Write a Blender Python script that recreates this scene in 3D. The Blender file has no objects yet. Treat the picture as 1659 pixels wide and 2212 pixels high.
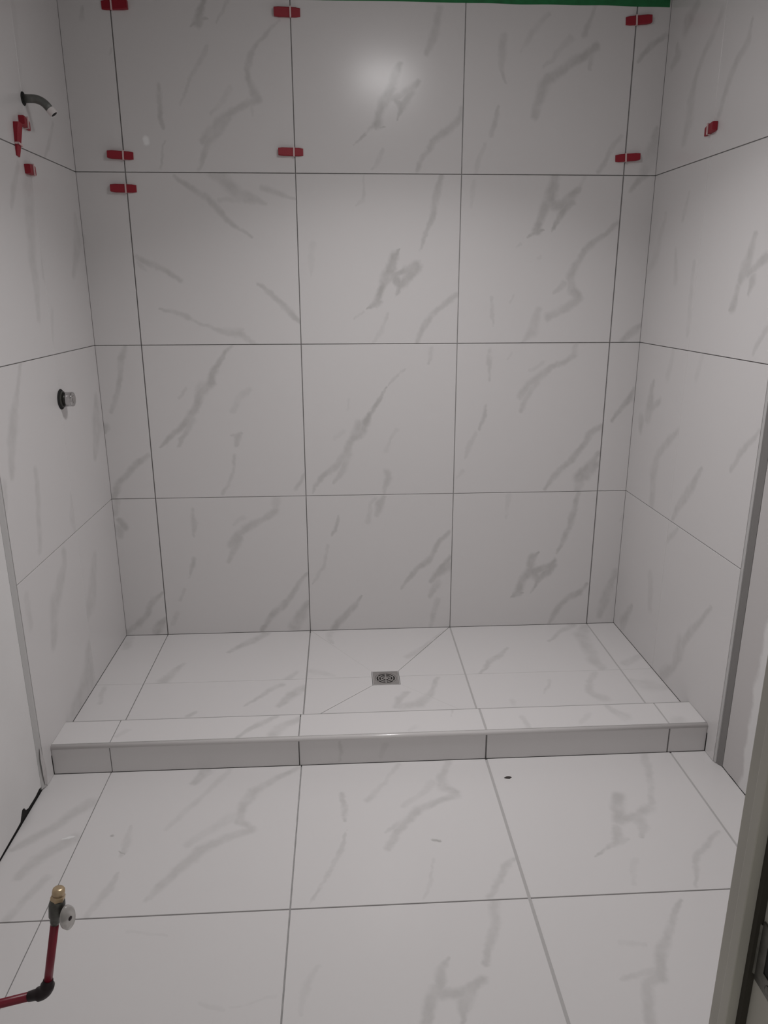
import bpy, bmesh, math, random
from mathutils import Vector, Matrix

random.seed(7)
scn = bpy.context.scene
COL = scn.collection

# ------------------------------------------------------------------ camera
CAM = (-0.0788, -2.9304, 1.4000)
FPX = 1615.63
def look_matrix(pitch, yaw, roll):
    p, y, r = (math.radians(v) for v in (pitch, yaw, roll))
    fwd = Vector((math.sin(y)*math.cos(p), math.cos(y)*math.cos(p), math.sin(p)))
    right = fwd.cross(Vector((0, 0, 1))).normalized()
    up = right.cross(fwd)
    r2 = right*math.cos(r) + up*math.sin(r)
    u2 = -right*math.sin(r) + up*math.cos(r)
    return Matrix((r2, u2, -fwd)).transposed()
cd = bpy.data.cameras.new('camera')
cam = bpy.data.objects.new('camera', cd)
COL.objects.link(cam)
m4 = look_matrix(-16.6278, 3.2489, -0.0973).to_4x4()
m4.translation = Vector(CAM)
cam.matrix_world = m4
cd.sensor_fit = 'HORIZONTAL'
cd.sensor_width = 36.0
cd.lens = FPX/1659*36.0
cd.clip_start = 0.02
scn.camera = cam

# ------------------------------------------------------------------ world, lights, exposure
w = bpy.data.worlds.new('world'); scn.world = w
w.use_nodes = True
w.node_tree.nodes['Background'].inputs[0].default_value = (0.95, 0.93, 0.87, 1)
w.node_tree.nodes['Background'].inputs[1].default_value = 0.36
CEIL = 2.40
LIGHT = (0.15, -1.02)
def disc_lamp(name, loc, energy, dia, color):
    l = bpy.data.lights.new(name, 'AREA'); l.shape = 'DISK'
    l.size = dia; l.spread = math.radians(125); l.energy = energy; l.color = color
    o = bpy.data.objects.new(name, l); o.location = loc
    COL.objects.link(o)
    return o
disc_lamp('ceiling_lamp', (LIGHT[0], LIGHT[1], CEIL-0.085), 7.7, 0.27, (1.0, 0.98, 0.982))
scn.cycles.max_bounces = 4
scn.cycles.diffuse_bounces = 3
scn.cycles.glossy_bounces = 2
scn.view_settings.view_transform = 'Standard'
scn.view_settings.look = 'None'
scn.view_settings.exposure = 0.0
scn.view_settings.gamma = 1.0
scn.view_settings.use_curve_mapping = False

# marble veins and marks of each tile, lighter where strength is negative: start xyz, end xyz, half-width at start and end, strength (all metres, room coordinates)
VEINS = {
 'back_0_0': [[-0.977,0.0,0.59,-0.992,0.0,0.543,0.0148,0.0128,0.12],[-0.975,0.0,0.511,-0.958,0.0,0.479,0.0158,0.0158,0.18],[-0.979,0.0,0.474,-0.982,0.0,0.448,0.0219,0.0149,0.12],[-0.838,0.0,0.189,-0.872,0.0,0.159,0.0085,0.0133,0.16],[-0.872,0.0,0.159,-0.908,0.0,0.097,0.0133,0.0134,0.16],[-0.908,0.0,0.097,-0.944,0.0,0.053,0.0134,0.0143,0.16],[-0.944,0.0,0.053,-0.994,0.0,0.014,0.0143,0.0104,0.16],[-0.833,0.0,0.072,-0.85,0.0,0.05,0.0084,0.0179,0.18],[-0.85,0.0,0.05,-0.879,0.0,0.016,0.0179,0.0217,0.18]],
 'back_0_1': [[-0.892,0.0,1.194,-0.91,0.0,1.138,0.0091,0.0119,0.14],[-0.91,0.0,1.138,-0.919,0.0,1.072,0.0119,0.0103,0.14],[-0.919,0.0,1.072,-0.945,0.0,0.999,0.0103,0.0108,0.14],[-0.945,0.0,0.999,-0.966,0.0,0.947,0.0108,0.0088,0.14],[-0.993,0.0,0.883,-0.998,0.0,0.862,0.0177,0.0052,0.2],[-0.836,0.0,0.773,-0.876,0.0,0.746,0.0104,0.0129,0.17],[-0.876,0.0,0.746,-0.928,0.0,0.702,0.0129,0.0125,0.17],[-0.928,0.0,0.702,-0.97,0.0,0.653,0.0125,0.015,0.17],[-0.97,0.0,0.653,-0.99,0.0,0.608,0.015,0.0159,0.17]],
 'back_0_2': [[-1.002,0.0,1.578,-1.003,0.0,1.544,0.01,0.012,0.1]],
 'back_0_3': [[-0.92,0.0,2.302,-0.923,0.0,2.272,0.0067,0.01,0.12],[-0.836,0.0,2.177,-0.843,0.0,2.159,0.0065,0.0037,0.08]],
 'back_1_0': [[-0.688,0.0,0.548,-0.685,0.0,0.49,0.007,0.013,0.12],[-0.685,0.0,0.49,-0.684,0.0,0.431,0.013,0.006,0.12],[-0.696,0.0,0.339,-0.701,0.0,0.306,0.011,0.0109,0.14],[-0.701,0.0,0.306,-0.72,0.0,0.256,0.0109,0.0062,0.14],[-0.744,0.0,0.207,-0.764,0.0,0.156,0.0071,0.0083,0.09],[-0.784,0.0,0.094,-0.803,0.0,0.049,0.0126,0.0083,0.09],[-0.35,0.0,0.579,-0.352,0.0,0.537,0.0199,0.0119,0.08],[-0.352,0.0,0.534,-0.404,0.0,0.503,0.0171,0.0124,0.14],[-0.404,0.0,0.503,-0.456,0.0,0.48,0.0124,0.0151,0.14],[-0.456,0.0,0.48,-0.509,0.0,0.438,0.0151,0.0173,0.14],[-0.509,0.0,0.438,-0.537,0.0,0.395,0.0173,0.018,0.14],[-0.505,0.0,0.422,-0.533,0.0,0.368,0.0168,0.0134,0.14],[-0.533,0.0,0.368,-0.556,0.0,0.324,0.0134,0.0105,0.14],[-0.485,0.0,0.507,-0.526,0.0,0.481,0.0125,0.0075,0.07],[-0.236,0.0,0.259,-0.271,0.0,0.212,0.0084,0.0117,0.16],[-0.271,0.0,0.212,-0.305,0.0,0.156,0.0117,0.013,0.16],[-0.305,0.0,0.156,-0.349,0.0,0.111,0.013,0.0147,0.16],[-0.349,0.0,0.111,-0.393,0.0,0.066,0.0147,0.013,0.16],[-0.393,0.0,0.066,-0.433,0.0,0.009,0.013,0.0105,0.16],[-0.232,0.0,0.137,-0.271,0.0,0.08,0.0105,0.0181,0.16],[-0.271,0.0,0.08,-0.299,0.0,0.028,0.0181,0.0237,0.16],[-0.243,0.0,0.108,-0.283,0.0,0.034,0.0215,0.0231,0.12],[-0.283,0.0,0.034,-0.294,0.0,0.005,0.0231,0.0186,0.12]],
 'back_1_1': [[-0.497,0.0,1.192,-0.536,0.0,1.141,0.0079,0.011,0.19],[-0.536,0.0,1.141,-0.571,0.0,1.084,0.011,0.0129,0.19],[-0.571,0.0,1.084,-0.578,0.0,1.053,0.0129,0.0171,0.19],[-0.578,0.0,1.053,-0.617,0.0,1.017,0.0172,0.0205,0.18],[-0.617,0.0,1.017,-0.641,0.0,0.964,0.0205,0.0144,0.18],[-0.641,0.0,0.964,-0.672,0.0,0.911,0.0144,0.0161,0.18],[-0.672,0.0,0.911,-0.728,0.0,0.864,0.0161,0.0122,0.18],[-0.728,0.0,0.864,-0.774,0.0,0.821,0.0122,0.0091,0.18],[-0.774,0.0,0.821,-0.796,0.0,0.805,0.0091,0.0031,0.18],[-0.615,0.0,1.043,-0.626,0.0,1.028,0.0205,0.0149,0.1],[-0.661,0.0,0.911,-0.686,0.0,0.863,0.0186,0.0114,0.14],[-0.686,0.0,0.863,-0.722,0.0,0.809,0.0114,0.0082,0.14],[-0.672,0.0,1.038,-0.702,0.0,0.997,0.0072,0.006,0.08],[-0.433,0.0,1.026,-0.477,0.0,0.989,0.0112,0.0137,0.08],[-0.477,0.0,0.989,-0.501,0.0,0.942,0.0137,0.0103,0.08],[-0.48,0.0,0.855,-0.512,0.0,0.85,0.0087,0.0043,0.12],[-0.491,0.0,0.844,-0.498,0.0,0.806,0.0137,0.0077,0.14],[-0.503,0.0,0.768,-0.515,0.0,0.712,0.0076,0.0082,0.12],[-0.515,0.0,0.712,-0.54,0.0,0.645,0.0082,0.0097,0.12],[-0.54,0.0,0.645,-0.559,0.0,0.612,0.0097,0.0085,0.12],[-0.228,0.0,0.691,-0.251,0.0,0.658,0.0066,0.0086,0.13],[-0.251,0.0,0.658,-0.266,0.0,0.624,0.0086,0.0086,0.13]],
 'back_1_2': [[-0.657,0.0,1.788,-0.606,0.0,1.747,0.0077,0.0115,0.15],[-0.606,0.0,1.747,-0.549,0.0,1.715,0.0115,0.0129,0.15],[-0.549,0.0,1.715,-0.521,0.0,1.687,0.0129,0.013,0.15],[-0.521,0.0,1.687,-0.489,0.0,1.645,0.013,0.0109,0.15],[-0.489,0.0,1.645,-0.455,0.0,1.622,0.0109,0.01,0.15],[-0.455,0.0,1.622,-0.397,0.0,1.584,0.01,0.005,0.15],[-0.529,0.0,1.794,-0.49,0.0,1.78,0.0122,0.0238,0.13],[-0.49,0.0,1.78,-0.434,0.0,1.725,0.0238,0.0243,0.13],[-0.434,0.0,1.725,-0.336,0.0,1.693,0.0243,0.0077,0.13],[-0.505,0.0,1.706,-0.435,0.0,1.707,0.009,0.0115,0.08],[-0.353,0.0,1.753,-0.304,-0.0,1.735,0.0103,0.0122,0.12],[-0.304,-0.0,1.735,-0.23,0.0,1.712,0.0122,0.0058,0.12],[-0.82,0.0,1.516,-0.772,0.0,1.492,0.0089,0.0114,0.14],[-0.772,0.0,1.492,-0.723,0.0,1.467,0.0114,0.0122,0.14],[-0.723,0.0,1.467,-0.665,0.0,1.433,0.0122,0.0104,0.14],[-0.811,-0.0,1.496,-0.784,0.0,1.467,0.0093,0.006,0.08],[-0.38,0.0,1.413,-0.33,0.0,1.383,0.0061,0.0103,0.17],[-0.33,0.0,1.383,-0.3,0.0,1.353,0.0103,0.0113,0.17],[-0.3,0.0,1.353,-0.265,0.0,1.312,0.0113,0.0134,0.17],[-0.265,0.0,1.312,-0.229,0.0,1.281,0.0134,0.0093,0.17],[-0.745,0.0,1.329,-0.705,0.0,1.321,0.0052,0.0081,0.13],[-0.705,0.0,1.321,-0.655,0.0,1.301,0.0081,0.0108,0.13],[-0.655,0.0,1.301,-0.62,0.0,1.283,0.0108,0.0065,0.13],[-0.62,0.0,1.283,-0.555,0.0,1.257,0.0065,0.0081,0.13],[-0.555,0.0,1.257,-0.467,0.0,1.236,0.0081,0.0158,0.13],[-0.467,0.0,1.236,-0.391,0.0,1.194,0.0158,0.0072,0.13],[-0.503,0.0,1.252,-0.456,0.0,1.249,0.0138,0.0101,0.08]],
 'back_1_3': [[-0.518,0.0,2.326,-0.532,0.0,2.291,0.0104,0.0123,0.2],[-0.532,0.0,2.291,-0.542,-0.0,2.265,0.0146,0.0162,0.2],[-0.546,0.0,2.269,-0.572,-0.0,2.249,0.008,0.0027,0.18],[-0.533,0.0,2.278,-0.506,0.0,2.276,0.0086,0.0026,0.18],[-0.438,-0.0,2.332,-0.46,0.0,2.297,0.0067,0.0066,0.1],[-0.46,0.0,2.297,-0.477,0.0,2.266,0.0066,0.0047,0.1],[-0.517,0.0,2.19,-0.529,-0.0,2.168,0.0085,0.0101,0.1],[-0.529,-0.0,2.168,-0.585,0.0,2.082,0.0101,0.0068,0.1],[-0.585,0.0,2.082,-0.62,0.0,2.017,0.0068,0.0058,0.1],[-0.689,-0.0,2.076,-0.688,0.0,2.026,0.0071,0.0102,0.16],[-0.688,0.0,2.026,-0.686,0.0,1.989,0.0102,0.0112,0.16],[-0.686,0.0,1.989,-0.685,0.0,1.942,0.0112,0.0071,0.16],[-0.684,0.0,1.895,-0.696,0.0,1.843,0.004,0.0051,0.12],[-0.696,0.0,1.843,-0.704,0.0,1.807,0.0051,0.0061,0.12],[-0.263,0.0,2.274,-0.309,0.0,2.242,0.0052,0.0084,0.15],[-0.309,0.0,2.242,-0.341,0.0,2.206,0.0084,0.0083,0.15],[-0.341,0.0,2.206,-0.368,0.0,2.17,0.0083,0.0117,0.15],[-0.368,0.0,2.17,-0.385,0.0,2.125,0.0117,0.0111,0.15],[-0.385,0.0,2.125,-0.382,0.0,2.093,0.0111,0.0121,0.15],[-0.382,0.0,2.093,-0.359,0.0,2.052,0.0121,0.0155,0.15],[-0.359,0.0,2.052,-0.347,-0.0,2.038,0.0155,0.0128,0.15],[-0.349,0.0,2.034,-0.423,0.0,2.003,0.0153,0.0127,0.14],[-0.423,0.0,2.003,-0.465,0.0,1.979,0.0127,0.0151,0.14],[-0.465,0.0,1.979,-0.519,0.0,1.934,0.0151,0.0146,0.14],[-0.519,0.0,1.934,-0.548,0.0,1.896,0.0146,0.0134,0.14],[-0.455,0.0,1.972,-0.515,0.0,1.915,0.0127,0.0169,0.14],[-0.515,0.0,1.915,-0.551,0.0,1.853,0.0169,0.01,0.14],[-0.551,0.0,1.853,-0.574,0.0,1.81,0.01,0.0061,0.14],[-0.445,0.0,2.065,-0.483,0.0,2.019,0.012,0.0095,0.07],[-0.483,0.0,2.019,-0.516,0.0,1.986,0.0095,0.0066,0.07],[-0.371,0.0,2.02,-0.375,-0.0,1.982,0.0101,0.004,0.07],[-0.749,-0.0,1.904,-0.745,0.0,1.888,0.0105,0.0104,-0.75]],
 'back_2_0': [[0.085,0.0,0.586,0.07,0.0,0.554,0.0101,0.0172,0.13],[0.07,0.0,0.554,0.058,0.0,0.514,0.0172,0.0134,0.13],[0.054,0.0,0.582,0.031,0.0,0.559,0.0093,0.0092,0.08],[0.031,0.0,0.559,0.019,0.0,0.482,0.0092,0.012,0.08],[-0.097,0.0,0.508,-0.104,0.0,0.48,0.0055,0.0086,0.14],[-0.104,0.0,0.48,-0.112,0.0,0.448,0.0086,0.0079,0.14],[-0.112,0.0,0.448,-0.128,0.0,0.425,0.0079,0.0048,0.14],[-0.147,0.0,0.382,-0.165,0.0,0.291,0.0077,0.0092,0.09],[-0.165,0.0,0.291,-0.202,0.0,0.228,0.0092,0.0072,0.09],[-0.202,0.0,0.228,-0.214,0.0,0.211,0.0072,0.0033,0.09],[-0.008,0.0,0.154,-0.036,0.0,0.116,0.0049,0.011,0.18],[-0.036,0.0,0.116,-0.065,0.0,0.082,0.011,0.0144,0.18],[-0.065,0.0,0.082,-0.106,0.0,0.039,0.0144,0.0169,0.18],[-0.106,0.0,0.039,-0.131,0.0,0.004,0.0169,0.0127,0.18],[0.357,0.0,0.43,0.322,0.0,0.393,0.0107,0.0104,0.17],[0.322,0.0,0.393,0.295,0.0,0.343,0.0104,0.0104,0.17],[0.295,0.0,0.343,0.268,0.0,0.302,0.0104,0.0144,0.17],[0.268,0.0,0.302,0.225,0.0,0.269,0.0144,0.0119,0.17],[0.225,0.0,0.269,0.185,0.0,0.223,0.0119,0.0099,0.17],[0.185,0.0,0.223,0.165,0.0,0.185,0.0099,0.0058,0.17],[0.364,0.0,0.321,0.329,0.0,0.271,0.0099,0.0165,0.2],[0.329,0.0,0.271,0.286,0.0,0.212,0.0165,0.0102,0.2],[0.357,0.0,0.283,0.313,0.0,0.245,0.0229,0.0188,0.18],[0.314,0.0,0.202,0.283,0.0,0.147,0.0183,0.0112,0.13],[0.316,0.0,0.124,0.3,0.0,0.072,0.0143,0.0139,0.11],[0.3,0.0,0.072,0.289,0.0,0.01,0.0139,0.011,0.11]],
 'back_2_1': [[0.099,0.0,1.032,0.067,0.0,0.981,0.0056,0.0102,0.22],[0.067,0.0,0.981,0.027,0.0,0.926,0.0102,0.0099,0.22],[0.027,0.0,0.926,0.015,0.0,0.89,0.0099,0.0194,0.22],[-0.013,0.0,0.883,-0.025,0.0,0.851,0.0195,0.0198,0.17],[-0.025,0.0,0.851,-0.045,0.0,0.815,0.0198,0.0135,0.17],[0.015,0.0,0.89,0.003,0.0,0.862,0.0159,0.0199,0.17],[0.003,0.0,0.862,-0.025,0.0,0.839,0.0199,0.0159,0.17],[-0.045,0.0,0.815,-0.066,0.0,0.766,0.0146,0.0179,0.15],[-0.066,0.0,0.766,-0.103,0.0,0.721,0.0179,0.0139,0.15],[-0.103,0.0,0.721,-0.152,0.0,0.681,0.0139,0.0123,0.15],[-0.152,0.0,0.681,-0.189,0.0,0.64,0.0123,0.0106,0.15],[-0.189,0.0,0.64,-0.198,0.0,0.61,0.0106,0.0042,0.15],[-0.054,0.0,0.762,-0.079,0.0,0.7,0.0179,0.0149,0.12],[-0.079,0.0,0.7,-0.117,0.0,0.647,0.0149,0.0064,0.12],[0.169,0.0,1.101,0.122,0.0,1.062,0.0054,0.0087,0.1],[0.122,0.0,1.062,0.107,0.0,1.039,0.0087,0.0047,0.1],[0.274,0.0,1.184,0.27,0.0,1.15,0.008,0.0093,0.1],[0.27,0.0,1.15,0.263,0.0,1.123,0.0093,0.0055,0.1],[-0.051,0.0,0.986,-0.055,0.0,0.943,0.0061,0.008,0.05],[-0.072,0.0,0.859,-0.105,0.0,0.832,0.0098,0.0077,0.05],[0.139,0.0,0.861,0.115,0.0,0.829,0.0088,0.0058,0.07],[0.115,0.0,0.829,0.095,0.0,0.78,0.0058,0.0107,0.07],[0.099,0.0,0.689,0.103,0.0,0.664,0.0151,0.0144,0.14],[0.103,0.0,0.664,0.09,0.0,0.631,0.0144,0.0098,0.14],[0.09,0.0,0.631,0.09,0.0,0.601,0.0098,0.0064,0.14]],
 'back_2_2': [[0.017,0.0,1.787,0.015,0.0,1.746,0.0056,0.0064,0.09],[0.015,0.0,1.746,0.013,0.0,1.705,0.0064,0.0089,0.09],[0.013,0.0,1.705,-0.012,0.0,1.688,0.0089,0.0039,0.09],[0.301,0.0,1.792,0.285,0.0,1.747,0.0101,0.0134,0.15],[0.285,0.0,1.747,0.274,0.0,1.694,0.0134,0.0131,0.15],[0.274,0.0,1.694,0.267,0.0,1.641,0.0131,0.0116,0.15],[0.267,0.0,1.641,0.239,0.0,1.579,0.0116,0.0085,0.15],[0.239,0.0,1.579,0.223,0.0,1.536,0.0085,0.006,0.15],[0.152,0.0,1.54,0.127,0.0,1.516,0.0033,0.0165,0.22],[0.127,0.0,1.516,0.115,0.0,1.477,0.0165,0.0168,0.22],[0.115,0.0,1.477,0.094,0.0,1.437,0.019,0.0186,0.22],[0.094,0.0,1.437,0.077,0.0,1.397,0.0186,0.0128,0.22],[0.077,0.0,1.397,0.064,0.0,1.357,0.0128,0.0151,0.22],[0.064,0.0,1.349,0.024,0.0,1.326,0.0151,0.0034,0.2],[0.072,0.0,1.351,0.091,0.0,1.351,0.0101,0.0034,0.2],[0.06,0.0,1.345,0.064,0.0,1.324,0.0086,0.0034,0.18],[0.102,0.0,1.437,0.136,0.0,1.453,0.0202,0.0093,0.2],[0.136,0.0,1.453,0.177,0.0,1.465,0.0093,0.0165,0.2],[0.177,0.0,1.465,0.211,0.0,1.489,0.0165,0.0137,0.2],[0.219,0.0,1.493,0.213,0.0,1.477,0.0043,0.0167,0.2],[0.213,0.0,1.477,0.169,0.0,1.429,0.0167,0.0186,0.2],[0.169,0.0,1.429,0.148,0.0,1.405,0.0186,0.0099,0.2],[0.148,0.0,1.405,0.132,0.0,1.365,0.0099,0.0042,0.2],[0.131,0.0,1.437,0.148,0.0,1.413,0.0162,0.0163,0.2],[-0.174,0.0,1.559,-0.18,0.0,1.497,0.0121,0.0121,0.05],[-0.18,0.0,1.497,-0.183,0.0,1.449,0.0121,0.0059,0.05],[0.363,0.0,1.376,0.315,0.0,1.336,0.0132,0.0123,0.15],[0.315,0.0,1.336,0.272,0.0,1.303,0.0123,0.0111,0.15],[0.272,0.0,1.303,0.239,0.0,1.262,0.0111,0.0129,0.15],[0.239,0.0,1.262,0.214,0.0,1.195,0.0129,0.0104,0.15],[0.102,0.0,1.308,0.076,0.0,1.242,0.006,0.0091,0.08],[0.076,0.0,1.242,0.05,0.0,1.198,0.0091,0.0051,0.08],[0.009,0.0,1.312,-0.021,0.0,1.288,0.006,0.0041,0.08]],
 'back_2_3': [[0.145,0.0,2.146,0.126,0.0,2.112,0.0098,0.0151,0.2],[0.126,0.0,2.112,0.114,0.0,2.077,0.0151,0.0155,0.2],[0.114,0.0,2.077,0.094,0.0,2.034,0.0189,0.0203,0.22],[0.094,0.0,2.034,0.071,0.0,1.992,0.0203,0.0136,0.22],[0.071,0.0,1.992,0.063,0.0,1.96,0.0136,0.0181,0.22],[0.063,0.0,1.96,0.039,0.0,1.941,0.0146,0.0084,0.17],[0.039,0.0,1.941,-0.017,0.0,1.894,0.0084,0.003,0.17],[0.063,0.0,1.952,0.09,0.0,1.954,0.0103,0.0028,0.2],[0.061,0.0,1.949,0.062,0.0,1.931,0.0105,0.0038,0.2],[0.118,0.0,2.042,0.145,0.0,2.052,0.0143,0.0119,0.18],[0.145,0.0,2.052,0.181,0.0,2.07,0.0119,0.016,0.18],[0.181,0.0,2.07,0.208,-0.0,2.092,0.016,0.011,0.18],[0.13,0.0,2.038,0.157,0.0,2.021,0.011,0.0168,0.2],[0.185,0.0,2.056,0.157,0.0,2.021,0.0151,0.0151,0.2],[0.157,0.0,2.021,0.136,0.0,1.975,0.0151,0.0038,0.2],[0.278,0.0,2.324,0.272,0.0,2.27,0.0123,0.0131,0.13],[0.272,0.0,2.27,0.261,0.0,2.226,0.0131,0.0144,0.13],[0.261,0.0,2.226,0.238,0.0,2.182,0.0144,0.0093,0.13],[0.366,0.0,2.009,0.361,0.0,1.98,0.0081,0.0116,0.15],[0.361,0.0,1.98,0.302,0.0,1.933,0.0116,0.0144,0.15],[0.302,0.0,1.933,0.262,0.0,1.896,0.0144,0.0116,0.15],[0.262,0.0,1.896,0.231,0.0,1.856,0.0116,0.0103,0.15],[0.231,0.0,1.856,0.215,0.0,1.808,0.0103,0.0095,0.15],[0.086,0.0,1.877,0.07,0.0,1.836,0.008,0.0102,0.09],[0.07,0.0,1.836,0.05,0.0,1.807,0.0102,0.0046,0.09]],
 'back_3_0': [[0.6,0.0,0.581,0.595,0.0,0.488,0.0114,0.0067,0.07],[0.896,0.0,0.586,0.873,0.0,0.507,0.0096,0.0139,0.16],[0.873,0.0,0.507,0.867,0.0,0.457,0.0139,0.013,0.16],[0.867,0.0,0.457,0.847,0.0,0.397,0.013,0.0126,0.16],[0.847,0.0,0.397,0.817,0.0,0.327,0.0126,0.0061,0.16],[0.738,0.0,0.333,0.715,0.0,0.313,0.0042,0.0172,0.2],[0.715,0.0,0.313,0.708,0.0,0.272,0.0172,0.0175,0.2],[0.704,0.0,0.247,0.681,0.0,0.221,0.023,0.0176,0.19],[0.681,0.0,0.221,0.664,0.0,0.169,0.0176,0.0175,0.19],[0.66,0.0,0.153,0.633,0.0,0.133,0.0196,0.0042,0.2],[0.665,0.0,0.153,0.684,0.0,0.153,0.0144,0.0043,0.2],[0.704,0.0,0.241,0.748,0.0,0.256,0.0211,0.0158,0.19],[0.748,0.0,0.256,0.791,0.0,0.27,0.0158,0.0179,0.19],[0.791,0.0,0.27,0.81,0.0,0.291,0.0179,0.0126,0.19],[0.811,0.0,0.27,0.769,0.0,0.235,0.0137,0.0178,0.19],[0.769,0.0,0.235,0.746,0.0,0.209,0.0178,0.0127,0.19],[0.746,0.0,0.209,0.714,0.0,0.147,0.0127,0.005,0.19],[0.724,0.0,0.236,0.745,0.0,0.214,0.0178,0.0173,0.18],[0.958,0.0,0.183,0.929,0.0,0.147,0.0086,0.0141,0.17],[0.929,0.0,0.147,0.881,0.0,0.121,0.0141,0.0154,0.17],[0.881,0.0,0.121,0.848,0.0,0.09,0.0154,0.0151,0.17],[0.848,0.0,0.09,0.825,0.0,0.048,0.0151,0.0147,0.17],[0.825,0.0,0.048,0.808,0.0,0.008,0.0147,0.0097,0.17]],
 'back_3_1': [[0.498,0.0,1.176,0.5,0.0,1.117,0.0057,0.0104,0.12],[0.5,0.0,1.117,0.503,0.0,1.052,0.0104,0.0057,0.12],[0.492,0.0,0.953,0.489,0.0,0.919,0.0067,0.009,0.14],[0.489,0.0,0.919,0.469,0.0,0.862,0.009,0.0078,0.14],[0.455,0.0,0.843,0.428,0.0,0.784,0.0087,0.0131,0.08],[0.428,0.0,0.784,0.414,0.0,0.745,0.0131,0.0078,0.08],[0.406,0.0,0.69,0.383,0.0,0.661,0.0083,0.0061,0.07],[0.586,0.0,1.157,0.573,0.0,1.134,0.0079,0.0071,0.06],[0.835,0.0,1.188,0.835,0.0,1.151,0.0095,0.0133,0.13],[0.833,0.0,1.147,0.796,0.0,1.124,0.0134,0.0123,0.14],[0.796,0.0,1.124,0.75,0.0,1.106,0.0123,0.0112,0.14],[0.75,0.0,1.106,0.713,0.0,1.078,0.0112,0.0162,0.14],[0.713,0.0,1.078,0.658,0.0,1.036,0.0162,0.0147,0.13],[0.658,0.0,1.036,0.632,0.0,0.994,0.0147,0.0165,0.13],[0.691,0.0,1.045,0.656,0.0,0.989,0.0129,0.0128,0.13],[0.656,0.0,0.989,0.635,0.0,0.937,0.0128,0.0109,0.13],[0.711,0.0,1.124,0.665,0.0,1.092,0.0079,0.0079,0.07],[0.961,0.0,0.866,0.919,0.0,0.837,0.0112,0.0132,0.17],[0.919,0.0,0.837,0.889,0.0,0.778,0.0132,0.0123,0.17],[0.889,0.0,0.778,0.853,0.0,0.729,0.0123,0.0141,0.17],[0.853,0.0,0.729,0.811,0.0,0.694,0.0141,0.0128,0.17],[0.811,0.0,0.694,0.779,0.0,0.654,0.0128,0.0119,0.17],[0.779,0.0,0.654,0.751,0.0,0.609,0.0119,0.0074,0.17],[0.96,0.0,0.757,0.925,0.0,0.698,0.0082,0.0224,0.2],[0.925,0.0,0.698,0.889,0.0,0.653,0.0224,0.0236,0.2],[0.949,0.0,0.707,0.917,0.0,0.673,0.0228,0.026,0.2],[0.889,0.0,0.643,0.887,0.0,0.602,0.022,0.015,0.13]],
 'back_3_2': [[0.718,0.0,1.792,0.704,0.0,1.729,0.0182,0.021,0.17],[0.704,0.0,1.717,0.684,0.0,1.683,0.02,0.019,0.2],[0.684,0.0,1.683,0.668,0.0,1.636,0.019,0.014,0.2],[0.668,0.0,1.636,0.656,0.0,1.606,0.014,0.0171,0.2],[0.661,0.0,1.602,0.625,0.0,1.585,0.016,0.0035,0.2],[0.67,0.0,1.606,0.686,0.0,1.606,0.0084,0.0034,0.2],[0.706,0.0,1.7,0.743,0.0,1.696,0.019,0.0195,0.19],[0.743,0.0,1.696,0.782,0.0,1.726,0.0195,0.0163,0.19],[0.782,0.0,1.726,0.808,0.0,1.747,0.0163,0.0109,0.19],[0.783,0.0,1.705,0.749,0.0,1.671,0.0158,0.014,0.19],[0.749,0.0,1.671,0.716,0.0,1.607,0.014,0.0046,0.19],[0.808,0.0,1.751,0.823,0.0,1.793,0.0072,0.0094,0.08],[0.42,0.0,1.77,0.409,0.0,1.682,0.0107,0.0063,0.06],[0.961,0.0,1.631,0.917,0.0,1.594,0.0103,0.0099,0.16],[0.917,0.0,1.594,0.878,0.0,1.564,0.0099,0.0121,0.16],[0.878,0.0,1.564,0.843,0.0,1.533,0.0121,0.0127,0.16],[0.843,0.0,1.533,0.818,0.0,1.489,0.0127,0.0148,0.16],[0.818,0.0,1.489,0.797,0.0,1.445,0.0148,0.016,0.16],[0.797,0.0,1.445,0.805,0.0,1.396,0.016,0.0177,0.16],[0.805,0.0,1.396,0.836,0.0,1.364,0.0177,0.0157,0.16],[0.776,0.0,1.414,0.74,0.0,1.383,0.014,0.0066,0.1],[0.837,0.0,1.36,0.782,0.0,1.328,0.0169,0.0162,0.13],[0.782,0.0,1.328,0.721,0.0,1.296,0.0162,0.0145,0.13],[0.682,0.0,1.319,0.663,0.0,1.237,0.0145,0.0217,0.11],[0.663,0.0,1.237,0.626,0.0,1.205,0.0217,0.0068,0.11],[0.671,0.0,1.511,0.675,0.0,1.52,0.0102,0.0046,0.08],[0.499,0.0,1.37,0.501,0.0,1.32,0.0065,0.0084,0.1],[0.501,0.0,1.32,0.508,0.0,1.261,0.0084,0.0047,0.1],[0.598,-0.0,1.559,0.583,0.0,1.546,0.0063,0.0037,0.07],[0.584,0.0,1.378,0.571,0.0,1.347,0.0057,0.0048,0.06]],
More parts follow.
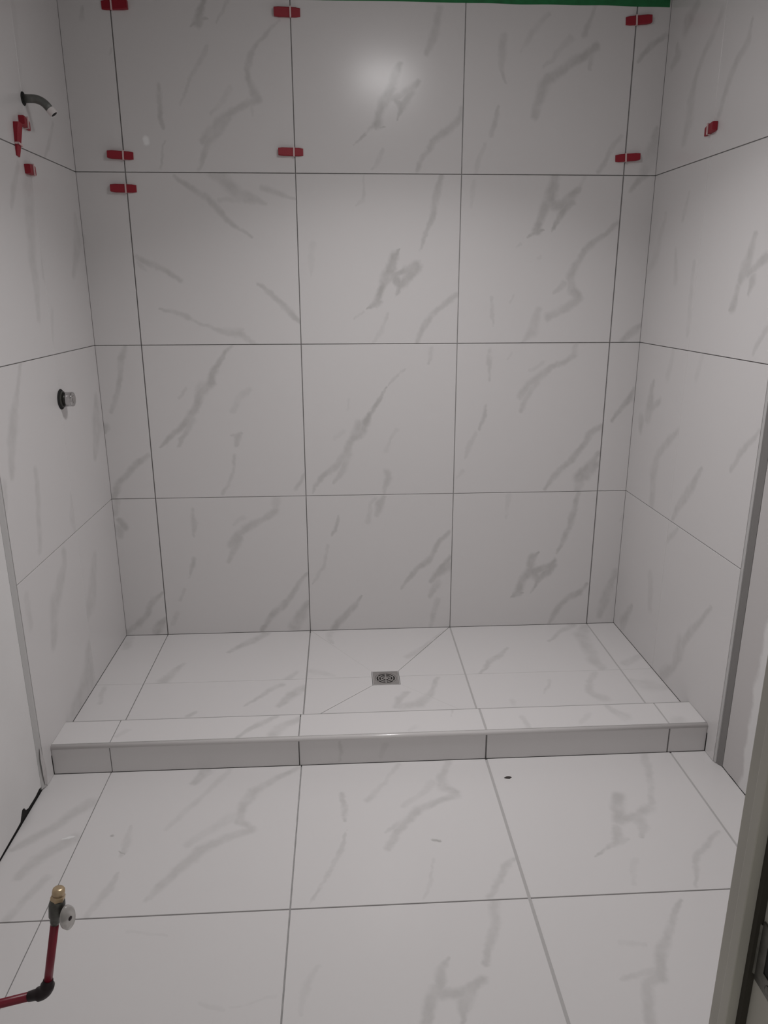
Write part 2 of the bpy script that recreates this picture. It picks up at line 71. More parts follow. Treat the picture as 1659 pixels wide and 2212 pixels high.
 'back_3_3': [[0.507,0.0,2.235,0.502,0.0,2.184,0.0139,0.0167,0.12],[0.502,0.0,2.184,0.502,0.0,2.145,0.0167,0.0093,0.12],[0.502,0.0,2.145,0.517,0.0,2.097,0.0093,0.0054,0.12],[0.498,0.0,2.019,0.49,0.0,1.986,0.0066,0.01,0.14],[0.49,0.0,1.986,0.472,0.0,1.924,0.01,0.0086,0.14],[0.452,0.0,1.899,0.435,0.0,1.856,0.0083,0.0077,0.08],[0.435,0.0,1.856,0.422,0.0,1.803,0.0077,0.0085,0.08],[0.825,-0.0,2.337,0.806,0.0,2.291,0.0064,0.0099,0.12],[0.806,0.0,2.291,0.795,0.0,2.251,0.0099,0.0118,0.12],[0.837,0.0,2.209,0.8,0.0,2.188,0.0138,0.0143,0.17],[0.8,0.0,2.188,0.756,0.0,2.168,0.0143,0.0152,0.17],[0.756,0.0,2.168,0.717,0.0,2.137,0.0152,0.0195,0.17],[0.717,0.0,2.137,0.673,0.0,2.107,0.0195,0.0176,0.15],[0.673,0.0,2.107,0.652,0.0,2.074,0.0176,0.0229,0.15],[0.652,0.0,2.074,0.629,0.0,1.992,0.0229,0.0143,0.15],[0.819,0.0,2.181,0.82,0.0,2.141,0.012,0.0065,0.1],[0.746,0.0,2.235,0.686,0.0,2.179,0.0127,0.0085,0.08],[0.686,0.0,2.179,0.652,0.0,2.147,0.0085,0.0053,0.08],[0.66,0.0,2.308,0.601,0.0,2.249,0.0085,0.0122,0.08],[0.601,0.0,2.249,0.572,0.0,2.193,0.0122,0.0064,0.08],[0.952,0.0,1.928,0.914,0.0,1.877,0.0084,0.0105,0.13],[0.914,0.0,1.877,0.877,0.0,1.808,0.0105,0.0097,0.13]],
 'back_4_0': [[1.092,0.0,0.498,1.085,0.0,0.468,0.006,0.008,0.08],[1.081,0.0,0.238,1.061,0.0,0.18,0.0177,0.0154,0.12],[1.061,0.0,0.18,1.042,0.0,0.106,0.0154,0.0224,0.12],[1.042,0.0,0.106,1.023,0.0,0.037,0.0224,0.0159,0.12]],
 'back_4_1': [[1.085,0.0,1.014,1.069,0.0,0.976,0.008,0.0131,0.18],[1.069,0.0,0.976,1.038,0.0,0.937,0.0131,0.0102,0.18],[1.038,0.0,0.937,1.008,0.0,0.889,0.0102,0.0079,0.18]],
 'back_4_2': [[1.057,0.0,1.794,1.031,0.0,1.781,0.0098,0.0139,0.15],[1.031,0.0,1.781,1.002,0.0,1.746,0.0139,0.0095,0.15],[1.086,0.0,1.263,1.05,0.0,1.23,0.012,0.017,0.16],[1.05,0.0,1.23,1.019,0.0,1.203,0.017,0.012,0.16]],
 'back_4_3': [[1.079,0.0,2.252,1.032,0.0,2.211,0.0096,0.0119,0.18],[1.032,0.0,2.211,0.99,-0.0,2.171,0.0119,0.0079,0.18],[1.079,0.0,1.946,1.07,0.0,1.891,0.0119,0.0236,0.13],[1.07,0.0,1.891,1.062,0.0,1.835,0.0236,0.0224,0.13],[1.062,0.0,1.835,1.05,0.0,1.809,0.0224,0.0199,0.13]],
 'face_2_0': [[-0.1,-0.851,0.011,-0.097,-0.851,-0.022,0.0051,0.0073,0.1],[-0.097,-0.851,-0.022,-0.109,-0.851,-0.055,0.0073,0.0043,0.1],[0.039,-0.851,-0.007,0.028,-0.851,-0.044,0.011,0.009,0.07]],
 'floor_0_0': [[-0.845,-1.003,-0.067,-0.88,-1.042,-0.067,0.0264,0.0192,0.13],[-0.88,-1.042,-0.067,-0.914,-1.094,-0.067,0.0192,0.0181,0.13],[-0.914,-1.094,-0.067,-0.957,-1.144,-0.067,0.0181,0.0179,0.13],[-0.957,-1.144,-0.067,-1.0,-1.184,-0.067,0.0179,0.0116,0.13],[-0.841,-1.143,-0.067,-0.882,-1.184,-0.067,0.0213,0.0207,0.13],[-0.882,-1.184,-0.067,-0.917,-1.224,-0.067,0.0207,0.0209,0.13],[-0.917,-1.224,-0.067,-0.939,-1.288,-0.067,0.0209,0.0135,0.13],[-0.867,-1.292,-0.067,-0.891,-1.352,-0.067,0.0135,0.012,0.1],[-0.891,-1.352,-0.067,-0.912,-1.42,-0.067,0.012,0.012,0.1],[-0.876,-1.145,-0.067,-0.86,-1.141,-0.067,0.0031,0.0063,-0.6],[-0.86,-1.141,-0.067,-0.843,-1.137,-0.067,0.0063,0.0024,-0.6]],
 'floor_1_0': [[-0.528,-0.862,-0.067,-0.553,-0.916,-0.067,0.02,0.0157,0.15],[-0.453,-0.857,-0.067,-0.493,-0.938,-0.067,0.011,0.0106,0.08],[-0.493,-0.938,-0.067,-0.527,-0.997,-0.067,0.0106,0.0121,0.08],[-0.527,-0.997,-0.067,-0.567,-1.068,-0.067,0.0121,0.0105,0.08],[-0.567,-1.068,-0.067,-0.598,-1.121,-0.067,0.0105,0.0102,0.08],[-0.243,-0.865,-0.067,-0.314,-0.921,-0.067,0.0106,0.015,0.14],[-0.314,-0.921,-0.067,-0.365,-0.972,-0.067,0.015,0.018,0.14],[-0.365,-0.972,-0.067,-0.391,-1.03,-0.067,0.018,0.0166,0.14],[-0.391,-1.03,-0.067,-0.399,-1.094,-0.067,0.0166,0.0139,0.14],[-0.399,-1.094,-0.067,-0.358,-1.135,-0.067,0.0139,0.0117,0.14],[-0.357,-1.142,-0.067,-0.42,-1.168,-0.067,0.0152,0.0181,0.13],[-0.42,-1.168,-0.067,-0.483,-1.215,-0.067,0.0181,0.0189,0.13],[-0.483,-1.215,-0.067,-0.533,-1.286,-0.067,0.0189,0.0176,0.13],[-0.533,-1.286,-0.067,-0.56,-1.335,-0.067,0.0176,0.016,0.13],[-0.56,-1.335,-0.067,-0.591,-1.382,-0.067,0.016,0.0086,0.13],[-0.403,-1.07,-0.067,-0.458,-1.121,-0.067,0.0188,0.015,0.07],[-0.458,-1.121,-0.067,-0.523,-1.191,-0.067,0.015,0.0144,0.07],[-0.699,-1.107,-0.067,-0.692,-1.174,-0.067,0.0054,0.0135,0.1],[-0.692,-1.174,-0.067,-0.693,-1.223,-0.067,0.0135,0.0076,0.1],[-0.684,-1.29,-0.067,-0.697,-1.346,-0.067,0.0061,0.0122,0.11],[-0.697,-1.346,-0.067,-0.722,-1.426,-0.067,0.0122,0.0078,0.11],[-0.711,-1.205,-0.067,-0.685,-1.218,-0.067,0.0022,0.0028,0.25],[-0.741,-1.139,-0.067,-0.738,-1.141,-0.067,0.0049,0.0041,0.3]],
 'floor_1_1': [[-0.611,-1.478,-0.067,-0.562,-1.484,-0.067,0.0041,0.0051,0.05],[-0.562,-1.484,-0.067,-0.517,-1.492,-0.067,0.0051,0.0039,0.05],[-0.335,-1.688,-0.067,-0.281,-1.676,-0.067,0.0034,0.0042,0.05],[-0.281,-1.676,-0.067,-0.243,-1.667,-0.067,0.0042,0.0036,0.05],[-0.407,-1.675,-0.067,-0.349,-1.695,-0.067,0.0054,0.0047,0.05]],
 'floor_2_0': [[0.086,-0.863,-0.067,0.033,-0.958,-0.067,0.0096,0.0079,0.09],[0.033,-0.958,-0.067,-0.024,-1.031,-0.067,0.0079,0.0118,0.09],[0.25,-0.855,-0.067,0.214,-0.929,-0.067,0.0113,0.0147,0.14],[0.214,-0.929,-0.067,0.215,-0.993,-0.067,0.0147,0.0193,0.14],[0.215,-0.993,-0.067,0.246,-1.017,-0.067,0.0193,0.0144,0.14],[0.245,-1.025,-0.067,0.193,-1.048,-0.067,0.0137,0.0121,0.14],[0.193,-1.048,-0.067,0.131,-1.081,-0.067,0.0121,0.0159,0.14],[0.131,-1.081,-0.067,0.079,-1.137,-0.067,0.0159,0.0149,0.14],[0.079,-1.137,-0.067,0.026,-1.237,-0.067,0.0149,0.0113,0.14],[0.183,-0.967,-0.067,0.138,-1.019,-0.067,0.018,0.0099,0.08],[0.138,-1.019,-0.067,0.085,-1.067,-0.067,0.0099,0.0098,0.08],[0.07,-1.136,-0.067,0.026,-1.171,-0.067,0.014,0.0059,0.1],[-0.097,-0.997,-0.067,-0.092,-1.057,-0.067,0.0075,0.0112,0.14],[-0.092,-1.057,-0.067,-0.092,-1.12,-0.067,0.0112,0.0065,0.14],[-0.084,-1.161,-0.067,-0.102,-1.23,-0.067,0.0037,0.0084,0.12],[-0.102,-1.23,-0.067,-0.124,-1.295,-0.067,0.0084,0.0073,0.12],[-0.124,-1.295,-0.067,-0.156,-1.371,-0.067,0.0073,0.0063,0.12],[-0.156,-1.371,-0.067,-0.183,-1.422,-0.067,0.0063,0.0043,0.12],[0.148,-1.281,-0.067,0.127,-1.366,-0.067,0.0054,0.0053,0.07],[0.127,-1.366,-0.067,0.104,-1.423,-0.067,0.0053,0.0043,0.07],[0.361,-1.3,-0.067,0.329,-1.327,-0.067,0.0084,0.0107,0.14],[0.329,-1.327,-0.067,0.302,-1.376,-0.067,0.0107,0.0099,0.14],[0.302,-1.376,-0.067,0.272,-1.423,-0.067,0.0099,0.0094,0.14],[0.157,-1.215,-0.067,0.169,-1.216,-0.067,0.0065,0.0049,0.3]],
 'floor_2_1': [[0.283,-1.44,-0.067,0.271,-1.499,-0.067,0.0127,0.0134,0.13],[0.271,-1.499,-0.067,0.245,-1.559,-0.067,0.0134,0.0127,0.13],[0.245,-1.559,-0.067,0.224,-1.615,-0.067,0.0127,0.0082,0.13],[0.145,-1.594,-0.067,0.119,-1.632,-0.067,0.0056,0.0127,0.16],[0.119,-1.632,-0.067,0.114,-1.669,-0.067,0.0127,0.0117,0.16],[0.107,-1.669,-0.067,0.082,-1.717,-0.067,0.0151,0.0133,0.15],[0.082,-1.717,-0.067,0.069,-1.747,-0.067,0.0133,0.0105,0.15],[0.106,-1.683,-0.067,0.158,-1.686,-0.067,0.0156,0.0142,0.15],[0.158,-1.686,-0.067,0.21,-1.652,-0.067,0.0142,0.0126,0.15],[0.201,-1.663,-0.067,0.161,-1.708,-0.067,0.0091,0.0164,0.15],[0.161,-1.708,-0.067,0.148,-1.748,-0.067,0.0164,0.006,0.15],[-0.15,-1.6,-0.067,-0.182,-1.644,-0.067,0.0061,0.0098,0.07],[-0.182,-1.644,-0.067,-0.186,-1.715,-0.067,0.0098,0.006,0.07]],
 'floor_3_0': [[0.733,-1.056,-0.067,0.711,-1.117,-0.067,0.0203,0.0216,0.16],[0.711,-1.117,-0.067,0.697,-1.168,-0.067,0.0216,0.0195,0.16],[0.682,-1.196,-0.067,0.664,-1.24,-0.067,0.0137,0.0163,0.16],[0.66,-1.25,-0.067,0.627,-1.268,-0.067,0.0132,0.0071,0.14],[0.627,-1.268,-0.067,0.582,-1.301,-0.067,0.0071,0.0037,0.14],[0.67,-1.244,-0.067,0.695,-1.242,-0.067,0.0166,0.0051,0.14],[0.71,-1.162,-0.067,0.755,-1.15,-0.067,0.0159,0.0135,0.15],[0.755,-1.15,-0.067,0.81,-1.115,-0.067,0.0135,0.0188,0.15],[0.752,-1.157,-0.067,0.756,-1.186,-0.067,0.0209,0.0146,0.14],[0.756,-1.186,-0.067,0.732,-1.234,-0.067,0.0146,0.0063,0.14],[0.893,-0.855,-0.067,0.873,-0.946,-0.067,0.0141,0.0128,0.1],[0.873,-0.946,-0.067,0.844,-1.038,-0.067,0.0128,0.0097,0.1],[0.844,-1.038,-0.067,0.819,-1.1,-0.067,0.0097,0.012,0.1],[0.685,-1.317,-0.067,0.649,-1.4,-0.067,0.0085,0.0068,0.06],[0.959,-1.227,-0.067,0.91,-1.265,-0.067,0.008,0.0087,0.11],[0.91,-1.265,-0.067,0.857,-1.315,-0.067,0.0087,0.01,0.11],[0.857,-1.315,-0.067,0.824,-1.375,-0.067,0.01,0.0081,0.11],[0.824,-1.375,-0.067,0.805,-1.421,-0.067,0.0081,0.0057,0.11]],
 'floor_3_1': [[0.746,-1.462,-0.067,0.681,-1.541,-0.067,0.0065,0.0101,0.14],[0.681,-1.541,-0.067,0.625,-1.622,-0.067,0.0101,0.0132,0.14],[0.625,-1.622,-0.067,0.606,-1.668,-0.067,0.0132,0.0161,0.14],[0.599,-1.668,-0.067,0.57,-1.688,-0.067,0.0146,0.0118,0.13],[0.57,-1.688,-0.067,0.543,-1.772,-0.067,0.0118,0.0136,0.13],[0.616,-1.645,-0.067,0.52,-1.678,-0.067,0.0133,0.0066,0.1],[0.551,-1.577,-0.067,0.605,-1.584,-0.067,0.0084,0.0068,0.06]],
 'left_0_0': [[-1.001,-0.274,0.444,-1.002,-0.34,0.321,0.0281,0.0454,0.09],[-1.002,-0.34,0.321,-1.002,-0.417,0.281,0.0454,0.0308,0.09]],
 'left_0_1': [[-1.001,-0.054,1.004,-1.001,-0.076,0.907,0.0212,0.0539,0.12],[-1.001,-0.076,0.907,-1.001,-0.136,0.804,0.0539,0.0198,0.12]],
 'left_0_2': [[-1.001,-0.058,1.641,-1.001,-0.059,1.563,0.0175,0.0339,0.1],[-1.001,-0.059,1.563,-1.001,-0.143,1.448,0.0339,0.019,0.1],[-1.002,-0.385,1.336,-1.002,-0.414,1.233,0.0137,0.0108,0.05]],
 'left_0_3': [[-1.001,-0.177,1.916,-1.001,-0.241,1.836,0.0105,0.0132,0.1],[-1.001,-0.241,1.836,-1.001,-0.28,1.805,0.0132,0.0075,0.1],[-1.002,-0.389,2.173,-1.002,-0.411,2.021,0.0192,0.0174,0.05],[-1.002,-0.411,2.021,-1.002,-0.418,1.968,0.0174,0.0097,0.05]],
 'left_1_0': [[-1.002,-0.546,0.564,-1.002,-0.55,0.525,0.0219,0.0211,0.11],[-1.002,-0.55,0.525,-1.003,-0.676,0.432,0.0211,0.0379,0.11],[-1.003,-0.676,0.432,-1.003,-0.722,0.323,0.0379,0.0236,0.11],[-1.002,-0.426,0.137,-1.002,-0.477,0.052,0.0512,0.0619,0.13],[-1.002,-0.477,0.052,-1.003,-0.624,0.027,0.0619,0.0384,0.13],[-1.004,-0.86,0.543,-1.004,-0.863,0.455,0.0194,0.0194,0.07]],
 'left_1_1': [[-1.003,-0.678,1.195,-1.003,-0.742,1.101,0.0111,0.0154,0.12],[-1.003,-0.742,1.101,-1.003,-0.772,1.052,0.0154,0.0289,0.12],[-1.003,-0.772,1.052,-1.003,-0.81,0.994,0.0289,0.0277,0.12],[-1.003,-0.81,0.994,-1.003,-0.835,0.903,0.0277,0.0189,0.12],[-1.003,-0.678,0.87,-1.003,-0.688,0.779,0.0161,0.019,0.1],[-1.003,-0.688,0.779,-1.003,-0.728,0.641,0.019,0.0163,0.1],[-1.004,-0.896,0.886,-1.004,-0.905,0.824,0.0177,0.0111,0.08],[-1.002,-0.418,0.722,-1.002,-0.433,0.653,0.0172,0.0269,0.08],[-1.002,-0.433,0.653,-1.002,-0.423,0.602,0.0269,0.0122,0.08]],
 'left_1_2': [[-1.002,-0.505,1.748,-1.002,-0.571,1.673,0.0099,0.0166,0.1],[-1.002,-0.571,1.673,-1.003,-0.598,1.626,0.0166,0.0094,0.1],[-1.002,-0.438,1.712,-1.002,-0.455,1.682,0.0319,0.0405,0.1],[-1.002,-0.455,1.682,-1.002,-0.473,1.591,0.0405,0.0326,0.1],[-1.002,-0.473,1.591,-1.002,-0.493,1.495,0.0326,0.0281,0.1],[-1.002,-0.493,1.495,-1.002,-0.488,1.418,0.0281,0.0232,0.1],[-1.002,-0.488,1.418,-1.002,-0.504,1.315,0.0232,0.0151,0.1],[-1.002,-0.408,1.513,-1.002,-0.419,1.444,0.0081,0.0136,0.08],[-1.002,-0.419,1.444,-1.002,-0.408,1.414,0.0136,0.0082,0.08]],
 'pan_0_0': [[-0.984,-0.015,0.0,-0.971,-0.112,0.0,0.02,0.0183,0.1]],
 'pan_0_1': [[-0.965,-0.437,0.0,-0.95,-0.542,0.0,0.0115,0.0087,0.09]],
 'pan_1_0': [[-0.418,-0.02,0.0,-0.474,-0.088,0.0,0.0186,0.0231,0.15],[-0.474,-0.088,0.0,-0.548,-0.177,0.0,0.0231,0.0109,0.15],[-0.715,-0.268,0.0,-0.742,-0.361,0.0,0.0115,0.0198,0.12],[-0.742,-0.361,0.0,-0.761,-0.4,0.0,0.0198,0.0283,0.12],[-0.267,-0.355,0.0,-0.303,-0.416,0.0,0.0116,0.0161,0.1]],
 'pan_1_1': [[-0.317,-0.454,0.0,-0.368,-0.499,0.0,0.0155,0.0123,0.14],[-0.368,-0.499,0.0,-0.438,-0.592,0.0,0.0123,0.0066,0.14],[-0.232,-0.481,0.0,-0.279,-0.531,0.0,0.0218,0.0237,0.15],[-0.279,-0.531,0.0,-0.316,-0.6,0.0,0.0237,0.0122,0.15],[-0.604,-0.621,0.0,-0.62,-0.644,0.0,0.0101,0.0118,0.12]],
 'pan_2_0': [[-0.143,-0.029,0.0,-0.148,-0.085,0.0,0.0157,0.0146,0.09],[-0.148,-0.085,0.0,-0.133,-0.129,0.0,0.0146,0.0064,0.09],[0.335,-0.041,0.0,0.257,-0.152,0.0,0.0067,0.0092,0.1],[0.257,-0.152,0.0,0.207,-0.222,0.0,0.0092,0.0185,0.1],[0.207,-0.222,0.0,0.166,-0.259,0.0,0.0185,0.0181,0.1],[-0.216,-0.351,0.0,-0.171,-0.372,0.0,0.0199,0.017,0.06],[-0.171,-0.372,0.0,-0.13,-0.401,0.0,0.017,0.0105,0.06]],
 'pan_2_1': [[0.265,-0.434,0.0,0.238,-0.51,0.0,0.0093,0.0111,0.13],[0.238,-0.51,0.0,0.21,-0.565,0.0,0.0111,0.0203,0.13],[0.21,-0.565,0.0,0.172,-0.611,0.0,0.0203,0.0228,0.13],[0.172,-0.611,0.0,0.113,-0.63,0.0,0.0228,0.0222,0.13],[0.142,-0.529,0.0,0.109,-0.567,0.0,0.0084,0.0155,0.13],[0.109,-0.567,0.0,0.096,-0.629,-0.0,0.0155,0.0166,0.13]],
 'pan_3_0': [[0.578,-0.21,0.0,0.535,-0.267,0.0,0.0061,0.0134,0.14],[0.535,-0.267,0.0,0.484,-0.314,0.0,0.0134,0.0138,0.14],[0.484,-0.314,0.0,0.431,-0.407,0.0,0.0138,0.0078,0.14],[0.906,-0.01,0.0,0.827,-0.079,0.0,0.0195,0.0137,0.12],[0.827,-0.079,0.0,0.765,-0.161,0.0,0.0137,0.0073,0.12],[0.954,-0.028,0.0,0.913,-0.113,0.0,0.0199,0.0322,0.11],[0.913,-0.113,0.0,0.901,-0.25,0.0,0.0322,0.0266,0.11],[0.901,-0.25,0.0,0.892,-0.351,0.0,0.0266,0.0268,0.11],[0.892,-0.351,0.0,0.907,-0.394,0.0,0.0268,0.0185,0.11]],
 'pan_3_1': [[0.865,-0.433,0.0,0.823,-0.499,0.0,0.0137,0.0138,0.11],[0.823,-0.499,0.0,0.802,-0.573,0.0,0.0138,0.0178,0.11],[0.802,-0.573,0.0,0.837,-0.617,0.0,0.0178,0.0252,0.11],[0.678,-0.479,0.0,0.633,-0.563,0.0,0.0089,0.0054,0.09],[0.508,-0.608,0.0,0.506,-0.638,0.0,0.0111,0.009,0.06]],
 'pan_4_0': [[1.082,-0.312,0.0,1.005,-0.37,0.0,0.0162,0.0191,0.1]],
 'pan_4_1': [[0.986,-0.498,0.0,1.029,-0.533,0.0,0.0181,0.046,0.08],[1.029,-0.533,0.0,1.092,-0.559,0.0,0.046,0.018,0.08]],
 'right_0_0': [[1.094,-0.314,0.341,1.094,-0.334,0.224,0.0242,0.0209,0.07],[1.093,-0.171,0.153,1.092,-0.094,0.041,0.0146,0.0305,0.14]],
 'right_0_1': [[1.093,-0.171,1.063,1.092,-0.152,1.033,0.0116,0.0198,0.13],[1.092,-0.152,1.033,1.092,-0.151,0.968,0.0198,0.0341,0.13],[1.092,-0.151,0.968,1.092,-0.142,0.931,0.0341,0.0298,0.13],[1.092,-0.084,0.906,1.092,-0.085,0.866,0.0295,0.0183,0.13],[1.092,-0.154,0.954,1.093,-0.236,1.002,0.0182,0.0142,0.13],[1.095,-0.423,0.937,1.094,-0.348,0.876,0.0128,0.0173,0.1],[1.094,-0.348,0.876,1.094,-0.267,0.81,0.0173,0.0212,0.1],[1.094,-0.267,0.81,1.093,-0.242,0.74,0.0212,0.0293,0.1],[1.093,-0.242,0.74,1.093,-0.255,0.617,0.0293,0.0242,0.1],[1.094,-0.302,1.184,1.094,-0.277,1.096,0.0149,0.0177,0.05]],
 'right_0_2': [[1.094,-0.293,1.706,1.094,-0.269,1.629,0.0103,0.0133,0.07],[1.093,-0.237,1.523,1.093,-0.262,1.422,0.013,0.0182,0.08],[1.095,-0.385,1.485,1.095,-0.388,1.33,0.0099,0.0152,0.07],[1.095,-0.388,1.33,1.095,-0.396,1.248,0.0152,0.0101,0.07],[1.092,-0.123,1.653,1.092,-0.072,1.507,0.0116,0.0311,0.06],[1.092,-0.072,1.507,1.091,-0.007,1.461,0.0311,0.0113,0.06]],
 'right_0_3': [[1.093,-0.214,2.28,1.092,-0.146,2.243,0.0211,0.0334,0.14],[1.092,-0.082,2.197,1.092,-0.097,2.163,0.0118,0.0238,0.12],[1.092,-0.097,2.163,1.091,-0.056,2.142,0.0238,0.0175,0.12],[1.095,-0.381,2.195,1.094,-0.331,2.147,0.0178,0.0155,0.1],[1.094,-0.331,2.147,1.094,-0.294,2.12,0.0155,0.0148,0.1],[1.094,-0.294,2.12,1.093,-0.253,2.054,0.0148,0.0181,0.1],[1.093,-0.253,2.054,1.093,-0.232,1.995,0.0181,0.024,0.1],[1.093,-0.232,1.995,1.093,-0.236,1.934,0.024,0.0328,0.1],[1.093,-0.236,1.934,1.093,-0.213,1.877,0.0328,0.0191,0.1]],
 'right_1_0': [[1.096,-0.482,0.585,1.095,-0.42,0.522,0.0089,0.013,0.1],[1.099,-0.773,0.411,1.098,-0.724,0.349,0.0093,0.014,0.14],[1.098,-0.724,0.349,1.098,-0.662,0.271,0.014,0.018,0.14],[1.098,-0.662,0.271,1.097,-0.621,0.208,0.018,0.0192,0.14],[1.097,-0.608,0.201,1.097,-0.574,0.095,0.0338,0.0189,0.12],[1.097,-0.574,0.095,1.096,-0.497,0.015,0.0189,0.0285,0.12]],
 'right_1_1': [[1.097,-0.602,0.832,1.096,-0.553,0.762,0.0096,0.0198,0.13],[1.096,-0.553,0.762,1.096,-0.487,0.683,0.0198,0.0184,0.13],[1.096,-0.487,0.683,1.095,-0.437,0.61,0.0184,0.0108,0.13],[1.1,-0.905,1.013,1.1,-0.857,0.965,0.0101,0.0113,0.12],[1.1,-0.857,0.965,1.099,-0.814,0.928,0.0113,0.013,0.12],[1.099,-0.814,0.928,1.099,-0.78,0.868,0.013,0.0091,0.12],[1.096,-0.512,1.189,1.096,-0.491,1.113,0.0125,0.0153,0.05]],
 'right_1_2': [[1.098,-0.747,1.545,1.098,-0.731,1.505,0.0106,0.0183,0.16],[1.098,-0.731,1.505,1.098,-0.717,1.455,0.0183,0.0279,0.16],[1.098,-0.717,1.455,1.098,-0.694,1.418,0.0279,0.0144,0.16],[1.098,-0.684,1.4,1.098,-0.669,1.347,0.0135,0.0205,0.16],[1.098,-0.669,1.347,1.097,-0.652,1.337,0.0205,0.0055,0.16],[1.098,-0.72,1.441,1.099,-0.771,1.454,0.0162,0.013,0.16],[1.099,-0.771,1.454,1.099,-0.818,1.484,0.013,0.0164,0.16],[1.099,-0.762,1.418,1.098,-0.75,1.381,0.0211,0.0073,0.14],[1.1,-0.868,1.293,1.099,-0.838,1.259,0.0126,0.011,0.12],[1.099,-0.838,1.259,1.099,-0.819,1.216,0.011,0.008,0.12]],
 'right_1_3': [[1.097,-0.58,2.123,1.097,-0.566,2.073,0.0082,0.0178,0.12],[1.097,-0.566,2.073,1.096,-0.519,2.043,0.0178,0.0157,0.12],[1.096,-0.519,2.043,1.096,-0.491,2.001,0.0157,0.0172,0.12],[1.096,-0.491,2.001,1.096,-0.462,1.959,0.0172,0.0132,0.12],[1.096,-0.462,1.959,1.095,-0.444,1.912,0.0132,0.014,0.12]],
 'top_1_0': [[-0.315,-0.724,0.035,-0.361,-0.762,0.035,0.0103,0.0153,0.14],[-0.361,-0.762,0.035,-0.397,-0.79,0.035,0.0153,0.0107,0.14],[-0.397,-0.79,0.035,-0.425,-0.835,0.035,0.0107,0.0083,0.14],[-0.235,-0.738,0.035,-0.287,-0.779,0.035,0.0166,0.0188,0.12],[-0.287,-0.779,0.035,-0.316,-0.829,0.035,0.0188,0.0198,0.12],[-0.79,-0.775,0.035,-0.809,-0.808,0.035,0.0123,0.0077,0.07]],
 'top_2_0': [[0.275,-0.713,0.035,0.269,-0.756,0.035,0.0056,0.004,0.1],[0.141,-0.804,0.035,0.119,-0.83,0.035,0.012,0.0059,0.05]],
 'top_3_0': [[0.505,-0.772,0.035,0.51,-0.834,0.035,0.0114,0.0103,0.1],[0.807,-0.724,0.035,0.819,-0.763,0.035,0.0106,0.0164,0.11],[0.819,-0.763,0.035,0.84,-0.792,0.035,0.0164,0.0259,0.11],[0.731,-0.767,0.035,0.681,-0.827,0.035,0.0111,0.0062,0.07]],
 'top_4_0': [[1.017,-0.82,0.035,0.98,-0.845,0.035,0.0231,0.0116,0.08]],
}

# ------------------------------------------------------------------ helpers
def tag(o, label=None, cat=None, group=None, kind=None):
    if label: o['label'] = label
    if cat: o['category'] = cat
    if group: o['group'] = group
    if kind: o['kind'] = kind
    return o
def empty(name, loc=(0, 0, 0)):
    o = bpy.data.objects.new(name, None); o.location = loc
    o.empty_display_size = 0.05
    COL.objects.link(o); return o
def link(name, me, mat=None, parent=None, smooth=False):
    if mat is not None: me.materials.append(mat)
    if smooth:
        for p in me.polygons: p.use_smooth = True
    o = bpy.data.objects.new(name, me); COL.objects.link(o)
    if parent is not None:
        o.parent = parent
        o.matrix_parent_inverse = Matrix.Translation(-Vector(parent.location)) if parent.type == 'EMPTY' else Matrix()
    return o
def mesh(verts, faces):
    me = bpy.data.meshes.new('m'); me.from_pydata([tuple(v) for v in verts], [], faces); me.update()
    bm = bmesh.new(); bm.from_mesh(me); bmesh.ops.recalc_face_normals(bm, faces=bm.faces); bm.to_mesh(me); bm.free()
    return me
def box(a, b, bev=0.0):
    bm = bmesh.new()
    bmesh.ops.create_cube(bm, size=1)
    c = [(a[i]+b[i])/2 for i in range(3)]; s = [abs(b[i]-a[i]) for i in range(3)]
    for v in bm.verts: v.co = Vector((c[0]+v.co.x*s[0], c[1]+v.co.y*s[1], c[2]+v.co.z*s[2]))
    if bev: bmesh.ops.bevel(bm, geom=bm.edges[:], offset=bev, segments=2, affect='EDGES', profile=0.6)
    me = bpy.data.meshes.new('m'); bm.to_mesh(me); bm.free(); return me
def plate(poly, n, th, ch=0.0008):
    """convex polygon (3D points) extruded by th against n, with a chamfered face edge"""
    P = [Vector(q) for q in poly]; n = Vector(n).normalized(); c = sum(P, Vector())/len(P)
    k = len(P); V = []; F = []
    ins = []
    for i in range(k):
        e1 = (P[i]-P[i-1]).normalized(); e2 = (P[(i+1) % k]-P[i]).normalized()
        i1 = n.cross(e1); i2 = n.cross(e2)
        if i1.dot(c-P[i]) < 0: i1.negate()
        if i2.dot(c-P[i]) < 0: i2.negate()
        d = (i1+i2); d /= max(0.25, d.dot(i1)); ins.append(P[i]+d*ch)
    V += [p-n*th for p in P]; V += [p-n*ch for p in P]; V += ins
    for i in range(k):
        j = (i+1) % k
        F.append((i, j, k+j, k+i)); F.append((k+i, k+j, 2*k+j, 2*k+i))
    F.append(tuple(range(k-1, -1, -1))); F.append(tuple(range(2*k, 3*k)))
    return mesh(V, F)
def frame_from(d):
    d = Vector(d).normalized()
    a = Vector((0, 0, 1)) if abs(d.z) < 0.9 else Vector((1, 0, 0))
    u = d.cross(a).normalized(); v = d.cross(u).normalized()
    return d, u, v
def lathe(base, axis, prof, seg=32):
    """prof = list of (distance along axis, radius)"""
    d, u, v = frame_from(axis); base = Vector(base); V = []; F = []
    for (t, r) in prof:
        for i in range(seg):
            a = 2*math.pi*i/seg
            V.append(base+d*t+(u*math.cos(a)+v*math.sin(a))*max(r, 1e-5))
    for j in range(len(prof)-1):
        for i in range(seg):
            k = (i+1) % seg
            F.append((j*seg+i, j*seg+k, (j+1)*seg+k, (j+1)*seg+i))
    F.append(tuple(range(seg-1, -1, -1))); F.append(tuple(range((len(prof)-1)*seg, len(prof)*seg)))
    return mesh(V, F)
